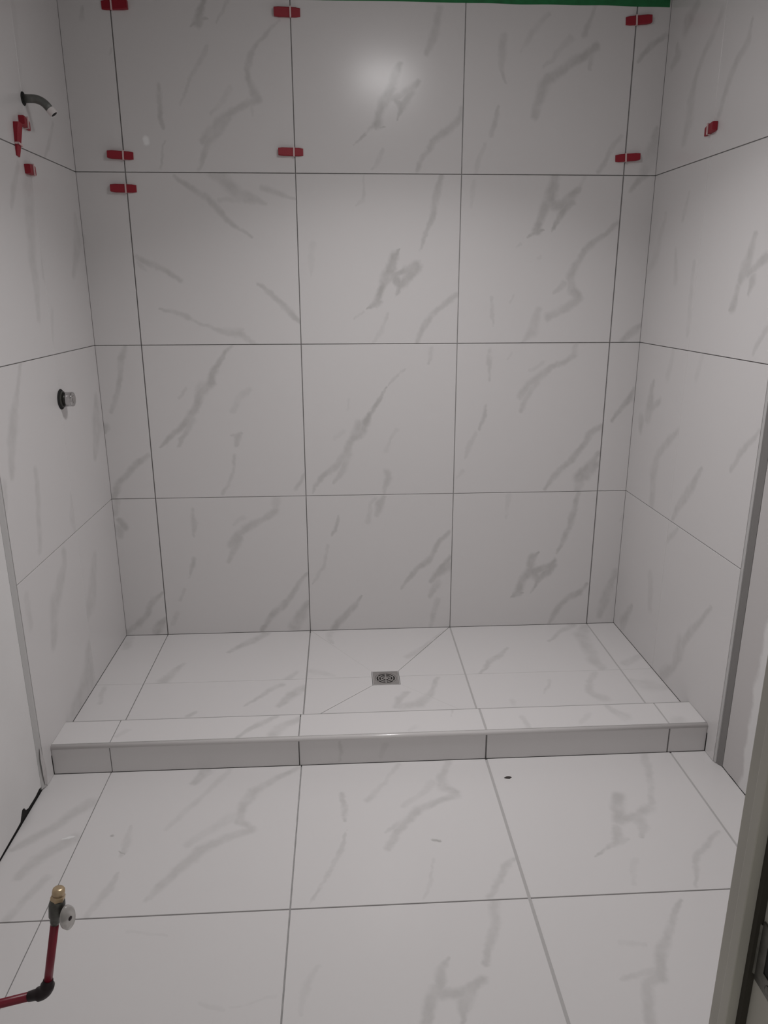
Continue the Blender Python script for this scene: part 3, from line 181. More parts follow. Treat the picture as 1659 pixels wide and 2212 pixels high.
def tube(path, radii, seg=20, hollow=None):
    P = [Vector(q) for q in path]; V = []; F = []
    if not hasattr(radii, '__len__'): radii = [radii]*len(P)
    t = (P[1]-P[0]).normalized(); _, u, _v = frame_from(t)
    for i, q in enumerate(P):
        t = (P[min(i+1, len(P)-1)]-P[max(i-1, 0)]).normalized()
        u = (u-t*u.dot(t)).normalized(); v = t.cross(u)
        for k in range(seg):
            a = 2*math.pi*k/seg
            V.append(q+(u*math.cos(a)+v*math.sin(a))*radii[i])
    for j in range(len(P)-1):
        for k in range(seg):
            l = (k+1) % seg
            F.append((j*seg+k, j*seg+l, (j+1)*seg+l, (j+1)*seg+k))
    F.append(tuple(range(seg-1, -1, -1)))
    if hollow:
        n0 = len(V); q = P[-1]
        for dep, rr in ((0, hollow), (-0.02, hollow)):
            for k in range(seg):
                a = 2*math.pi*k/seg
                V.append(q+t*dep+(u*math.cos(a)+v*math.sin(a))*rr)
        b = (len(P)-1)*seg
        for k in range(seg):
            l = (k+1) % seg
            F.append((b+k, b+l, n0+l, n0+k)); F.append((n0+k, n0+l, n0+seg+l, n0+seg+k))
        F.append(tuple(range(n0+seg, n0+2*seg)))
    else:
        F.append(tuple(range((len(P)-1)*seg, len(P)*seg)))
    return mesh(V, F)
def join(*mes):
    bm = bmesh.new()
    for m in mes: bm.from_mesh(m)
    me = bpy.data.meshes.new('m'); bm.to_mesh(me); bm.free(); return me

# ------------------------------------------------------------------ materials
def mat(name, col, rough=0.5, metal=0.0, trans=0.0, coat=0.0, noise=0.0, nscale=20, bump=0.0, bscale=200, emit=None, alpha=1.0):
    m = bpy.data.materials.new(name); m.use_nodes = True
    nt = m.node_tree; b = nt.nodes['Principled BSDF']
    b.inputs['Base Color'].default_value = (*col, 1); b.inputs['Roughness'].default_value = rough
    b.inputs['Metallic'].default_value = metal; b.inputs['Transmission Weight'].default_value = trans
    b.inputs['Coat Weight'].default_value = coat
    if emit: b.inputs['Emission Color'].default_value = (*emit[:3], 1); b.inputs['Emission Strength'].default_value = emit[3]
    if noise or bump:
        tc = nt.nodes.new('ShaderNodeTexCoord')
    if noise:
        n = nt.nodes.new('ShaderNodeTexNoise'); n.inputs['Scale'].default_value = nscale; n.inputs['Detail'].default_value = 4
        r = nt.nodes.new('ShaderNodeMapRange'); r.inputs['From Min'].default_value = 0.3; r.inputs['From Max'].default_value = 0.7
        r.inputs['To Min'].default_value = 1-noise; r.inputs['To Max'].default_value = 1+noise
        x = nt.nodes.new('ShaderNodeVectorMath'); x.operation = 'SCALE'; x.inputs[0].default_value = col
        nt.links.new(tc.outputs['Object'], n.inputs['Vector']); nt.links.new(n.outputs['Fac'], r.inputs['Value'])
        nt.links.new(r.outputs[0], x.inputs['Scale']); nt.links.new(x.outputs[0], b.inputs['Base Color'])
    if bump:
        n2 = nt.nodes.new('ShaderNodeTexNoise'); n2.inputs['Scale'].default_value = bscale; n2.inputs['Detail'].default_value = 5
        bp = nt.nodes.new('ShaderNodeBump'); bp.inputs['Strength'].default_value = bump; bp.inputs['Distance'].default_value = 0.002
        nt.links.new(tc.outputs['Object'], n2.inputs['Vector']); nt.links.new(n2.outputs['Fac'], bp.inputs['Height'])
        nt.links.new(bp.outputs[0], b.inputs['Normal'])
    return m

def make_seg_group():
    """one soft, tapering vein stroke between two points of the tile face"""
    g = bpy.data.node_groups.new('vein_stroke', 'ShaderNodeTree')
    I = g.interface
    for nme, typ in (('P', 'NodeSocketVector'), ('A', 'NodeSocketVector'), ('BA', 'NodeSocketVector'), ('InvLen2', 'NodeSocketFloat'), ('WA', 'NodeSocketFloat'), ('DW', 'NodeSocketFloat'), ('S', 'NodeSocketFloat'), ('Prev', 'NodeSocketFloat')):
        I.new_socket(nme, in_out='INPUT', socket_type=typ)
    I.new_socket('Out', in_out='OUTPUT', socket_type='NodeSocketFloat')
    N = g.nodes; L = g.links
    gi = N.new('NodeGroupInput')
    def vm(op, a, b=None):
        n = N.new('ShaderNodeVectorMath'); n.operation = op; L.new(a, n.inputs[0])
        if b is not None: L.new(b, n.inputs[1])
        return n
    def mt(op, a, b=None, c=None, clamp=False):
        n = N.new('ShaderNodeMath'); n.operation = op; n.use_clamp = clamp
        for i, s in enumerate((a, b, c)):
            if s is None: continue
            if isinstance(s, (int, float)): n.inputs[i].default_value = s
            else: L.new(s, n.inputs[i])
        return n.outputs[0]
    pa = vm('SUBTRACT', gi.outputs['P'], gi.outputs['A']).outputs['Vector']
    dt = vm('DOT_PRODUCT', pa, gi.outputs['BA']).outputs['Value']
    h = mt('MULTIPLY', dt, gi.outputs['InvLen2'], clamp=True)
    sc = N.new('ShaderNodeVectorMath'); sc.operation = 'SCALE'; L.new(gi.outputs['BA'], sc.inputs[0]); L.new(h, sc.inputs['Scale'])
    df = vm('SUBTRACT', pa, sc.outputs['Vector']).outputs['Vector']
    ln = vm('LENGTH', df).outputs['Value']
    ww = mt('MULTIPLY_ADD', h, gi.outputs['DW'], gi.outputs['WA'])
    q = mt('DIVIDE', ln, ww)
    mr = N.new('ShaderNodeMapRange'); mr.interpolation_type = 'SMOOTHSTEP'
    mr.inputs['From Min'].default_value = 1.5; mr.inputs['From Max'].default_value = 0.3
    L.new(q, mr.inputs['Value'])
    k = mt('MULTIPLY', mr.outputs[0], gi.outputs['S'])
    o = mt('MAXIMUM', k, gi.outputs['Prev'])
    go = N.new('NodeGroupOutput'); L.new(o, go.inputs['Out'])
    return g
def make_warp_group():
    """slightly wandering coordinates so that strokes get the ragged edge of marble veins"""
    g = bpy.data.node_groups.new('vein_warp', 'ShaderNodeTree')
    g.interface.new_socket('P', in_out='OUTPUT', socket_type='NodeSocketVector')
    g.interface.new_socket('Patch', in_out='OUTPUT', socket_type='NodeSocketFloat')
    N = g.nodes; L = g.links
    tc = N.new('ShaderNodeTexCoord')
    last = tc.outputs['Object']
    for scale, amp in ((14, 0.016), (60, 0.0065)):
        n = N.new('ShaderNodeTexNoise'); n.inputs['Scale'].default_value = scale; n.inputs['Detail'].default_value = 2
        L.new(tc.outputs['Object'], n.inputs['Vector'])
        s = N.new('ShaderNodeVectorMath'); s.operation = 'SUBTRACT'; L.new(n.outputs['Color'], s.inputs[0]); s.inputs[1].default_value = (.5, .5, .5)
        k = N.new('ShaderNodeVectorMath'); k.operation = 'SCALE'; L.new(s.outputs[0], k.inputs[0]); k.inputs['Scale'].default_value = amp*1.6
        a = N.new('ShaderNodeVectorMath'); a.operation = 'ADD'; L.new(last, a.inputs[0]); L.new(k.outputs[0], a.inputs[1]); last = a.outputs[0]
    n = N.new('ShaderNodeTexNoise'); n.inputs['Scale'].default_value = 22; n.inputs['Detail'].default_value = 3
    L.new(tc.outputs['Object'], n.inputs['Vector'])
    r = N.new('ShaderNodeMapRange'); r.inputs['From Min'].default_value = .3; r.inputs['From Max'].default_value = .65
    r.inputs['To Min'].default_value = .55; r.inputs['To Max'].default_value = 1.15
    L.new(n.outputs['Fac'], r.inputs['Value'])
    go = N.new('NodeGroupOutput'); L.new(last, go.inputs['P']); L.new(r.outputs[0], go.inputs['Patch'])
    return g
SEG = make_seg_group(); WARP = make_warp_group()
TILE_COL = (0.745, 0.724, 0.722)
VEIN_COL = (0.43, 0.42, 0.41)
VEIN_GAIN = 2.7
_tile_mats = {}
def tile_mat(key):
    if key in _tile_mats: return _tile_mats[key]
    m = bpy.data.materials.new('marble_tile'); m.use_nodes = True
    nt = m.node_tree; N = nt.nodes; L = nt.links; b = N['Principled BSDF']
    b.inputs['Roughness'].default_value = 0.25; b.inputs['Specular IOR Level'].default_value = 0.45
    wp = N.new('ShaderNodeGroup'); wp.node_tree = WARP
    prev = None; light = None
    for s in VEINS.get(key, []):
        A = Vector(s[0:3]); B = Vector(s[3:6]); BA = B-A; wa, wb, st = s[6:9]
        g = N.new('ShaderNodeGroup'); g.node_tree = SEG
        L.new(wp.outputs['P'], g.inputs['P'])
        g.inputs['A'].default_value = A; g.inputs['BA'].default_value = BA
        g.inputs['InvLen2'].default_value = 1/max(1e-6, BA.length_squared)
        g.inputs['WA'].default_value = wa; g.inputs['DW'].default_value = wb-wa; g.inputs['S'].default_value = abs(st)
        if st > 0:
            if prev is not None: L.new(prev, g.inputs['Prev'])
            prev = g.outputs[0]
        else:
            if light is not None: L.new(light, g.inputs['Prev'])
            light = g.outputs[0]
    rgb = N.new('ShaderNodeRGB'); rgb.outputs[0].default_value = (*TILE_COL, 1); last = rgb.outputs[0]
    if prev is not None:
        pm = N.new('ShaderNodeMath'); pm.operation = 'MULTIPLY'; L.new(prev, pm.inputs[0]); L.new(wp.outputs['Patch'], pm.inputs[1])
        pg = N.new('ShaderNodeMath'); pg.operation = 'MULTIPLY'; pg.use_clamp = True; L.new(pm.outputs[0], pg.inputs[0]); pg.inputs[1].default_value = VEIN_GAIN
        mx = N.new('ShaderNodeMix'); mx.data_type = 'RGBA'
        L.new(pg.outputs[0], mx.inputs['Factor']); L.new(last, mx.inputs['A']); mx.inputs['B'].default_value = (*VEIN_COL, 1)
        last = mx.outputs['Result']
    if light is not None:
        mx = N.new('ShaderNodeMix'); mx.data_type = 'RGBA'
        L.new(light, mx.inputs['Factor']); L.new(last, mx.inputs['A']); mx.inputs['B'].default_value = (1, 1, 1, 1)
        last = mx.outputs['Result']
    L.new(last, b.inputs['Base Color'])
    _tile_mats[key] = m
    return m

M_backer = mat('thinset_and_backer', (0.44, 0.43, 0.425), 0.9, noise=0.15, nscale=40)
M_grout = mat('light_grey_grout', (0.50, 0.485, 0.48), 0.85)
M_plaster = mat('white_painted_drywall', (0.80, 0.785, 0.78), 0.75, noise=0.03, nscale=5, bump=0.1, bscale=300)
M_ceiling = mat('matte_white_ceiling', (0.60, 0.59, 0.58), 0.9)
M_void = mat('dark_wall_cavity', (0.012, 0.010, 0.009), 0.95)
M_trim = mat('grey_edge_trim', (0.56, 0.55, 0.545), 0.5)
M_trim_dark = mat('grey_recess_shade', (0.25, 0.24, 0.235), 0.7)  # dark tone paints in the shade of the recess beside the right tiles
M_nosing = mat('glossy_curb_nosing', (0.66, 0.635, 0.63), 0.16, coat=0.4)
M_red = mat('red_plastic_wedge', (0.30, 0.006, 0.020), 0.5)
M_red_pale = mat('red_plastic_wedge_thin_end', (0.33, 0.012, 0.03), 0.45)
M_clip = mat('white_plastic_clip', (0.72, 0.52, 0.52), 0.5)
M_chrome = mat('chrome', (0.55, 0.54, 0.54), 0.12, metal=1.0)
M_steel = mat('drain_stainless_steel', (0.52, 0.50, 0.49), 0.32, metal=0.9, noise=0.1, nscale=60)
M_dark = mat('black_opening', (0.012, 0.012, 0.012), 0.8)
M_arm = mat('dull_grey_metal_pipe', (0.16, 0.165, 0.155), 0.5, metal=0.35, noise=0.15, nscale=60)
M_teflon = mat('white_thread_end', (0.80, 0.76, 0.75), 0.5)
M_pex = mat('red_plastic_tubing', (0.20, 0.004, 0.020), 0.35)
M_pex_pale = mat('worn_red_tubing', (0.40, 0.16, 0.17), 0.5)
M_fitting = mat('dark_crimp_fitting', (0.018, 0.010, 0.012), 0.45, metal=0.4)
M_valve = mat('dark_nickel_valve', (0.10, 0.10, 0.09), 0.35, metal=0.7, noise=0.2, nscale=80)
M_brass = mat('brass', (0.55, 0.42, 0.27), 0.35, metal=0.7)
M_clear = mat('translucent_plastic_handle', (0.80, 0.77, 0.74), 0.25, trans=0.55)
M_tape = mat('green_painters_tape', (0.015, 0.17, 0.055), 0.7, noise=0.18, nscale=30)
M_jamb = mat('beige_painted_jamb', (0.47, 0.45, 0.41), 0.55, noise=0.05, nscale=12)
M_strike = mat('weathered_strike_plate', (0.16, 0.155, 0.14), 0.38, metal=0.85, noise=0.3, nscale=90)
M_chip = mat('dark_debris', (0.06, 0.05, 0.047), 0.8)
M_lens = mat('downlight_lens', (0.9, 0.9, 0.9), 0.4, emit=(1, 0.98, 0.982, 19.5))
M_white = mat('white_fixture_trim', (0.8, 0.8, 0.79), 0.4)

def mud_mat():
    m = mat('drywall_with_joint_compound', (0.80, 0.785, 0.78), 0.8)
    nt = m.node_tree; N = nt.nodes; L = nt.links; b = N['Principled BSDF']
    tc = N.new('ShaderNodeTexCoord'); sp = N.new('ShaderNodeSeparateXYZ'); L.new(tc.outputs['Object'], sp.inputs[0])
    n = N.new('ShaderNodeTexNoise'); n.inputs['Scale'].default_value = 5; n.inputs['Detail'].default_value = 5; L.new(tc.outputs['Object'], n.inputs['Vector'])
    a = N.new('ShaderNodeMath'); a.operation = 'MULTIPLY_ADD'; L.new(n.outputs['Fac'], a.inputs[0]); a.inputs[1].default_value = 0.16; L.new(sp.outputs['Y'], a.inputs[2])
    z = N.new('ShaderNodeMath'); z.operation = 'MULTIPLY_ADD'; L.new(sp.outputs['Z'], z.inputs[0]); z.inputs[1].default_value = 0.045; L.new(a.outputs[0], z.inputs[2])
    r = N.new('ShaderNodeMapRange'); r.interpolation_type = 'SMOOTHSTEP'; r.inputs['From Min'].default_value = -0.965; r.inputs['From Max'].default_value = -0.94
    L.new(z.outputs[0], r.inputs['Value'])
    mx = N.new('ShaderNodeMix'); mx.data_type = 'RGBA'; L.new(r.outputs[0], mx.inputs['Factor'])
    mx.inputs['A'].default_value = (0.80, 0.785, 0.78, 1); mx.inputs['B'].default_value = (0.62, 0.595, 0.59, 1)
    L.new(mx.outputs['Result'], b.inputs['Base Color'])
    return m
M_mud = mud_mat()

# ------------------------------------------------------------------ layout numbers (metres)
XL = lambda y: -1.0004+0.0037*y          # tiled face of the left wall
XR = lambda y: 1.0908-0.0102*y           # tiled face of the right wall
X1 = -0.8284; XJ = [X1, X1+.6, X1+1.2, X1+1.8]
ZJ = [0.5972, 1.1972, 1.7972]; ZTOP = 2.372
YE = -0.907                              # front edge of the tiled side walls
YI, YF, ZT, ZF = -0.7117, -0.8508, 0.0353, -0.0666
YD = -0.4123; YJ = [-1.4317, -2.0317, -2.6317]
TH = 0.009
GX = [0.0040, 0.0032, 0.0030, 0.0046]    # widths of the joints at XJ
GZ = [0.0022, 0.0026, 0.0028]
def spans(lo, hi, joints, gaps, g0=0.0002, g1=0.0002):
    e = [lo+g0]; out = []
    for j, g in zip(joints, gaps): out.append((e[-1], j-g/2)); e.append(j+g/2)
    out.append((e[-1], hi-g1)); return out
def structure(name, me, m): return tag(link(name, me, m), kind='structure')

# ------------------------------------------------------------------ back wall
wb = structure('wall_back', box((-1.14, 0.0075, -0.16), (1.25, 0.13, CEIL+0.1)), M_backer)
for c, (xa, xb) in enumerate(spans(-1.0004, 1.0908, XJ, GX)):
    for r, (za, zb) in enumerate(spans(0.0, ZTOP, ZJ, GZ, 0.0006, 0)):
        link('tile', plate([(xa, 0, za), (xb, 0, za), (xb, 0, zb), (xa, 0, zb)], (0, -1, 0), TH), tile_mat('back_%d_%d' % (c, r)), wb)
# ------------------------------------------------------------------ side walls of the shower, then the plain walls of the room
def side_wall(name, side):
    X = XL if side < 0 else XR; n = (-side, 0, 0)
    if side < 0: core = [(-1.14, 0.01), (XL(0)-.0075, 0.01), (XL(YE)-.0075, YE-.012), (-1.14, YE-.012)]
    else: core = [(1.25, 0.01), (XR(0)+.0075, 0.01), (XR(YE)+.0075, YE-.012), (1.25, YE-.012)]
    V = [(x, y, z) for z in (-0.16, CEIL+.1) for x, y in core]
    w = structure(name, mesh(V, [(0, 1, 2, 3), (7, 6, 5, 4), (0, 4, 5, 1), (1, 5, 6, 2), (2, 6, 7, 3), (3, 7, 4, 0)]), M_backer)
    key = 'left' if side < 0 else 'right'
    for c, (ya, yb) in enumerate(((-0.0002, YD+.0006), (YD-.0006, YE))):
        lows = spans(0.0 if c == 0 else 0.0, ZTOP, ZJ, GZ if side > 0 else [.0022, .0022, .003], 0.0015, 0)
        for r, (za, zb) in enumerate(lows):
            if c == 1 and r == 0:      # the front tile of the bottom row runs down past the curb to the floor
                P = [(X(ya), ya, za), (X(ya), ya, zb), (X(yb), yb, zb), (X(yb), yb, ZF+.002), (X(YF), YF-.002, ZF+.002), (X(YF), YF-.002, za)]
                # L-shaped tile: two convex pieces in one mesh
                m1 = plate([(X(ya), ya, za), (X(ya), ya, zb), (X(yb), yb, zb), (X(yb), yb, za)], n, TH)
                m2 = box((X(YE)+side*TH if side < 0 else X(YE), YE, ZF+.002), (X(YE) if side < 0 else X(YE)+TH, YF-.002, za+.001))
                me = join(m1, m2)
            else:
                me = plate([(X(ya), ya, za), (X(ya), ya, zb), (X(yb), yb, zb), (X(yb), yb, za)], n, TH)
            link('tile', me, tile_mat('%s_%d_%d' % (key, c, r)), w)
    return w
wl = side_wall('wall_left', -1)
wr = side_wall('wall_right', 1)
# sloping edge profiles between the last tiles and the drywall
XDL, XDR = -1.0125, 1.1165
def prism(pts, z0, z1):
    k = len(pts); V = [(x, y, z0) for x, y in pts]+[(x, y, z1) for x, y in pts]
    return mesh(V, [(i, (i+1) % k, k+(i+1) % k, k+i) for i in range(k)]+[tuple(range(k)), tuple(range(2*k-1, k-1, -1))])
xa = XL(YE)
link('edge_trim', prism([(xa-.0012, YE-.0018), (xa-.0020, YE-.0100), (XDL+.0004, YE-.0235), (XDL-.006, YE-.0235), (XDL-.006, YE-.0018)], ZF+.004, ZTOP), M_trim, wl)
xb = XR(YE)
link('edge_trim', prism([(xb+.0012, YE-.0012), (xb+.0030, YE-.0110), (xb+.0090, YE-.0110), (xb+.0090, YE-.0012)], ZF+.002, ZTOP), M_trim, wr)
link('recess_shade_filler', prism([(xb+.0062, YE-.0110), (xb+.0080, YE-.0180), (XDR-.0008, YE-.0300), (XDR+.006, YE-.0300), (XDR+.006, YE-.0110)], ZF+.002, ZTOP), M_trim_dark, wr)

def ragged_board(x, y0, y1, inward, low, name, m):
    """drywall sheet whose cut bottom edge rises and falls: low = [(y, height above floor)]"""
    V = []; F = []
    for y, h in low:
        V += [(x, y, ZF+h), (x, y, CEIL), (x-inward*.013, y, ZF+h), (x-inward*.013, y, CEIL)]
    for i in range(len(low)-1):
        a = 4*i; b = a+4
        F += [(a, b, b+1, a+1), (a+2, a+3, b+3, b+2), (a, a+2, b+2, b), (a+1, b+1, b+3, a+3)]
    n = 4*(len(low)-1)
    F += [(0, 1, 3, 2), (n, n+2, n+3, n+1)]
    return link(name, mesh(V, F), m)
low_l = [(-0.931, .014), (-0.945, .018), (-0.975, .014), (-1.0, .014), (-1.03, .015), (-1.043, .020), (-1.052, .034), (-1.066, .037), (-1.077, .024), (-1.086, .012), (-1.12, .010), (-1.17, .009), (-1.22, .007), (-1.4, .006), (-2.44, .005)]
dl = ragged_board(XDL, 0, 0, 1, low_l, 'drywall_board', M_plaster); dl.parent = wl
link('wall_cavity', join(box((-1.14, -2.44, -0.16), (XDL-.016, -0.932, CEIL)), box((-1.13, -2.44, ZF-.004), (XDL-.0025, -0.932, ZF+.045))), M_void, wl)
low_r = [(-0.938, .003), (-0.97, .002), (-1.0, .0035), (-1.04, .002), (-1.075, .003), (-1.085, .010), (-1.105, .008), (-1.115, .002), (-1.4, .002), (-2.44, .002)]
dr = ragged_board(XDR, 0, 0, -1, low_r, 'drywall_board', M_mud); dr.parent = wr
link('wall_cavity', box((XDR+.016, -2.44, -0.16), (1.25, -0.92, CEIL)), M_void, wr)
# smear of joint compound at the foot of the left corner
def smear(name, pts, x, nx, th, m, parent):
    P = [Vector((x, y, z)) for y, z in pts]; c = sum(P, Vector())/len(P)
    V = P+[p.lerp(c, .35)+Vector((nx*th, 0, 0)) for p in P]+[c+Vector((nx*th*1.3, 0, 0))]; k = len(P)
    F = [(i, (i+1) % k, k+(i+1) % k, k+i) for i in range(k)]+[(k+i, k+(i+1) % k, 2*k) for i in range(k)]
    return link(name, mesh(V, F), m, parent, smooth=True)
M_putty = mat('grey_putty', (0.60, 0.575, 0.57), 0.8, noise=0.08, nscale=50)
smear('putty_smear', [(-.905, ZF+.004), (-.90, ZF+.07), (-.912, ZF+.12), (-.920, ZF+.145), (-.926, ZF+.11), (-.924, ZF+.05), (-.920, ZF+.015)], XL(YE)-.0005, 1, .004, M_putty, wl)

# ------------------------------------------------------------------ floor of the room
fl = structure('floor', box((-1.14, -3.6, -0.17), (1.25, -0.70, ZF-.0065)), M_backer)
def rect_tile(xa, xb, ya, yb, z, key, parent, ch=.0007):
    return link('tile', plate([(xa, ya, z), (xb, ya, z), (xb, yb, z), (xa, yb, z)], (0, 0, 1), TH, ch), tile_mat(key), parent)
FX = [-.8275, XJ[1]+.001, XJ[2]-.001, .984]
for c, (xa_, xb_) in enumerate(spans(-1.0125, 1.1163, FX, [.0022, .0036, .0075, .0060])):
    for r, (yb_, ya_) in enumerate(((YF+.0005, YJ[0]+.0018), (YJ[0]-.0018, YJ[1]+.002), (YJ[1]-.002, YJ[2]+.002), (YJ[2]-.002, -3.2))):
        rect_tile(xa_, xb_, ya_, yb_, ZF, 'floor_%d_%d' % (c, r), fl)
# grouted joint strips: the wide right-hand joints are filled, the others still stand open
for xj, g in ((FX[2], .0075), (FX[3], .0060)):
    link('grout', box((xj-g/2, -3.2, ZF-.0066), (xj+g/2, YF-.002, ZF-.0016)), M_grout, fl)

# ------------------------------------------------------------------ shower pan
pan = structure('floor_shower', box((-1.0, YI-.0, -0.165), (1.09, 0.006, -.0066)), M_backer) if False else None
pan = empty('shower_pan', (0, YI/2, -0.06))
tag(pan, 'shower floor of white marble-look tiles sloping to the square drain, behind the curb', 'shower floor')
DX0, DX1, DY0, DY1 = 0.0185, 0.1195, -0.4735, -0.3725     # drain square
bedm = [box((-0.999, YI+.001, -.064), (DX0-.001, -.0012, -.0092)), box((DX1+.001, YI+.001, -.064), (1.0895, -.0012, -.0092)),
        box((DX0-.001, YI+.001, -.064), (DX1+.001, DY0-.001, -.0092)), box((DX0-.001, DY1+.001, -.064), (DX1+.001, -.0012, -.0092))]
link('mortar_bed', join(*bedm), mat('pale_mortar', (0.42, 0.41, 0.40), 0.9), pan)
PX = [XJ[0], XJ[1], XJ[2], XJ[3]]
cols = spans(-1.0, 1.0903, PX, [.0030, .0042, .0060, .0055], .0012, .0012)
YROW = [(YD+.0007, -.0013), (YI+.0018, YD-.0007)]
for c, (xa_, xb_) in enumerate(cols):
    if c == 2: continue
    for r, (ya_, yb_) in enumerate(YROW):
        xl = (lambda y: XL(y)+.0002) if c == 0 else (lambda y: xa_)
        xr = (lambda y: XR(y)-.0002) if c == 4 else (lambda y: xb_)
        link('tile', plate([(xl(ya_), ya_, 0), (xr(ya_), ya_, 0), (xr(yb_), yb_, 0), (xl(yb_), yb_, 0)], (0, 0, 1), TH, .0007), tile_mat('pan_%d_%d' % (c, r)), pan)
xa_, xb_ = cols[2]; yb_, yf_ = YROW[0][1], YROW[1][0]; g = .0011
def pan_piece(pts, key): link('tile', plate([(x, y, 0) for x, y in pts], (0, 0, 1), TH, .0005), tile_mat(key), pan)
dxa, dxb, dya, dyb = DX0-.0012, DX1+.0012, DY0-.0012, DY1+.0012
pan_piece([(dxa+g, dyb), (dxb-g, dyb), (xb_-2*g, yb_), (xa_+2*g, yb_)], 'pan_2_0')
pan_piece([(xa_, YROW[0][0]), (dxa, YROW[0][0]), (dxa, dyb-g), (xa_, yb_-g)], 'pan_2_0')
pan_piece([(dxb, YROW[0][0]), (xb_, YROW[0][0]), (xb_, yb_-g), (dxb, dyb-g)], 'pan_2_0')
pan_piece([(xa_, YROW[1][1]), (dxa, YROW[1][1]), (dxa, dya+g), (xa_, yf_+g)], 'pan_2_1')
pan_piece([(dxb, YROW[1][1]), (xb_, YROW[1][1]), (xb_, yf_+g), (dxb, dya+g)], 'pan_2_1')
pan_piece([(dxa+g, dya), (dxb-g, dya), (xb_-2*g, yf_), (xa_+2*g, yf_)], 'pan_2_1')
def diag_grout(a, b_):
    a = Vector((*a, 0)); b_ = Vector((*b_, 0)); s = (b_-a).cross(Vector((0, 0, 1))).normalized()*.0012
    q = [a-s, b_-s, b_+s, a+s]
    return mesh([p+Vector((0, 0, -.0092)) for p in q]+[p+Vector((0, 0, -.0003)) for p in q], [(3, 2, 1, 0), (4, 5, 6, 7), (0, 1, 5, 4), (1, 2, 6, 5), (2, 3, 7, 6), (3, 0, 4, 7)])
M_grout_white = mat('white_grout', (0.68, 0.66, 0.655), 0.8)
xa_, xb_ = cols[2]
link('grout', diag_grout((dxa, dyb), (xa_, yb_)), M_grout_white, pan)
link('grout', diag_grout((dxb, dya), (xb_, yf_)), M_grout_white, pan)
link('grout', box((PX[2]-.003, YI+.002, -.0092), (PX[2]+.003, -.0015, -.0014)), M_grout, pan)
link('grout', box((PX[3]-.003, YI+.002, -.0092), (PX[3]+.003, -.0015, -.0014)), M_grout, pan)

# ------------------------------------------------------------------ floor drain
dcx, dcy = (DX0+DX1)/2, (DY0+DY1)/2
drain = empty('floor_drain', (dcx, dcy, -.06))
tag(drain, 'square stainless steel floor drain with round slotted grate in the shower floor', 'drain')
def square_ring(cx, cy, half, rad, z0, z1, seg=48):
    V = []; F = []
    for z in (z1, z0):
        for i in range(seg):
            a = 2*math.pi*i/seg; ca, sa = math.cos(a), math.sin(a); k = half/max(abs(ca), abs(sa))
            V.append((cx+ca*k, cy+sa*k, z))
        for i in range(seg):
            a = 2*math.pi*i/seg; V.append((cx+math.cos(a)*rad, cy+math.sin(a)*rad, z))
    for i in range(seg):
        j = (i+1) % seg
        F += [(i, j, seg+j, seg+i), (2*seg+i, 3*seg+i, 3*seg+j, 2*seg+j), (i, 2*seg+i, 2*seg+j, j), (seg+i, seg+j, 3*seg+j, 3*seg+i)]
    return mesh(V, F)
link('frame', square_ring(dcx, dcy, .0495, .0405, -.006, -.0012), M_steel, drain)
link('rim', join(box((DX0+.0005, DY0+.0005, -.009), (DX1-.0005, DY0+.0028, .0002)), box((DX0+.0005, DY1-.0028, -.009), (DX1-.0005, DY1-.0005, .0002)),
     box((DX0+.0005, DY0+.0028, -.009), (DX0+.0028, DY1-.0028, .0002)), box((DX1-.0028, DY0+.0028, -.009), (DX1-.0005, DY1-.0028, .0002))), M_trim, drain)
link('drain_throat', lathe((dcx, dcy, -.058), (0, 0, 1), [(0, .039), (.002, .040), (.036, .0405), (.0365, .0402)], 32), M_dark, drain)
gr = []
for ra, rb in ((.0345, .0395), (.0245, .0290), (.0145, .0190), (.0, .0085)):
    V = []; F = []; sg = 40
    for z in (-.0015, -.005):
        for rr in (max(ra, .0001), rb):
            for i in range(sg):
                a = 2*math.pi*i/sg; V.append((dcx+rr*math.cos(a), dcy+rr*math.sin(a), z))
    for i in range(sg):
        j = (i+1) % sg
        F += [(i, j, sg+j, sg+i), (2*sg+i, 3*sg+i, 3*sg+j, 2*sg+j), (sg+i, sg+j, 3*sg+j, 3*sg+i), (i, 2*sg+i, 2*sg+j, j)]
    gr.append(mesh(V, F))
for k in range(6):
    a = math.pi/6+k*math.pi/3; d = Vector((math.cos(a), math.sin(a), 0)); s = Vector((-d.y, d.x, 0))*.0022; c0 = Vector((dcx, dcy, 0))
    q = [c0+d*.006-s, c0+d*.036-s, c0+d*.036+s, c0+d*.006+s]
    gr.append(mesh([p+Vector((0, 0, -.0018)) for p in q]+[p+Vector((0, 0, -.0048)) for p in q], [(0, 1, 2, 3), (7, 6, 5, 4), (0, 4, 5, 1), (1, 5, 6, 2), (2, 6, 7, 3), (3, 7, 4, 0)]))
link('grate', join(*gr), M_steel, drain)

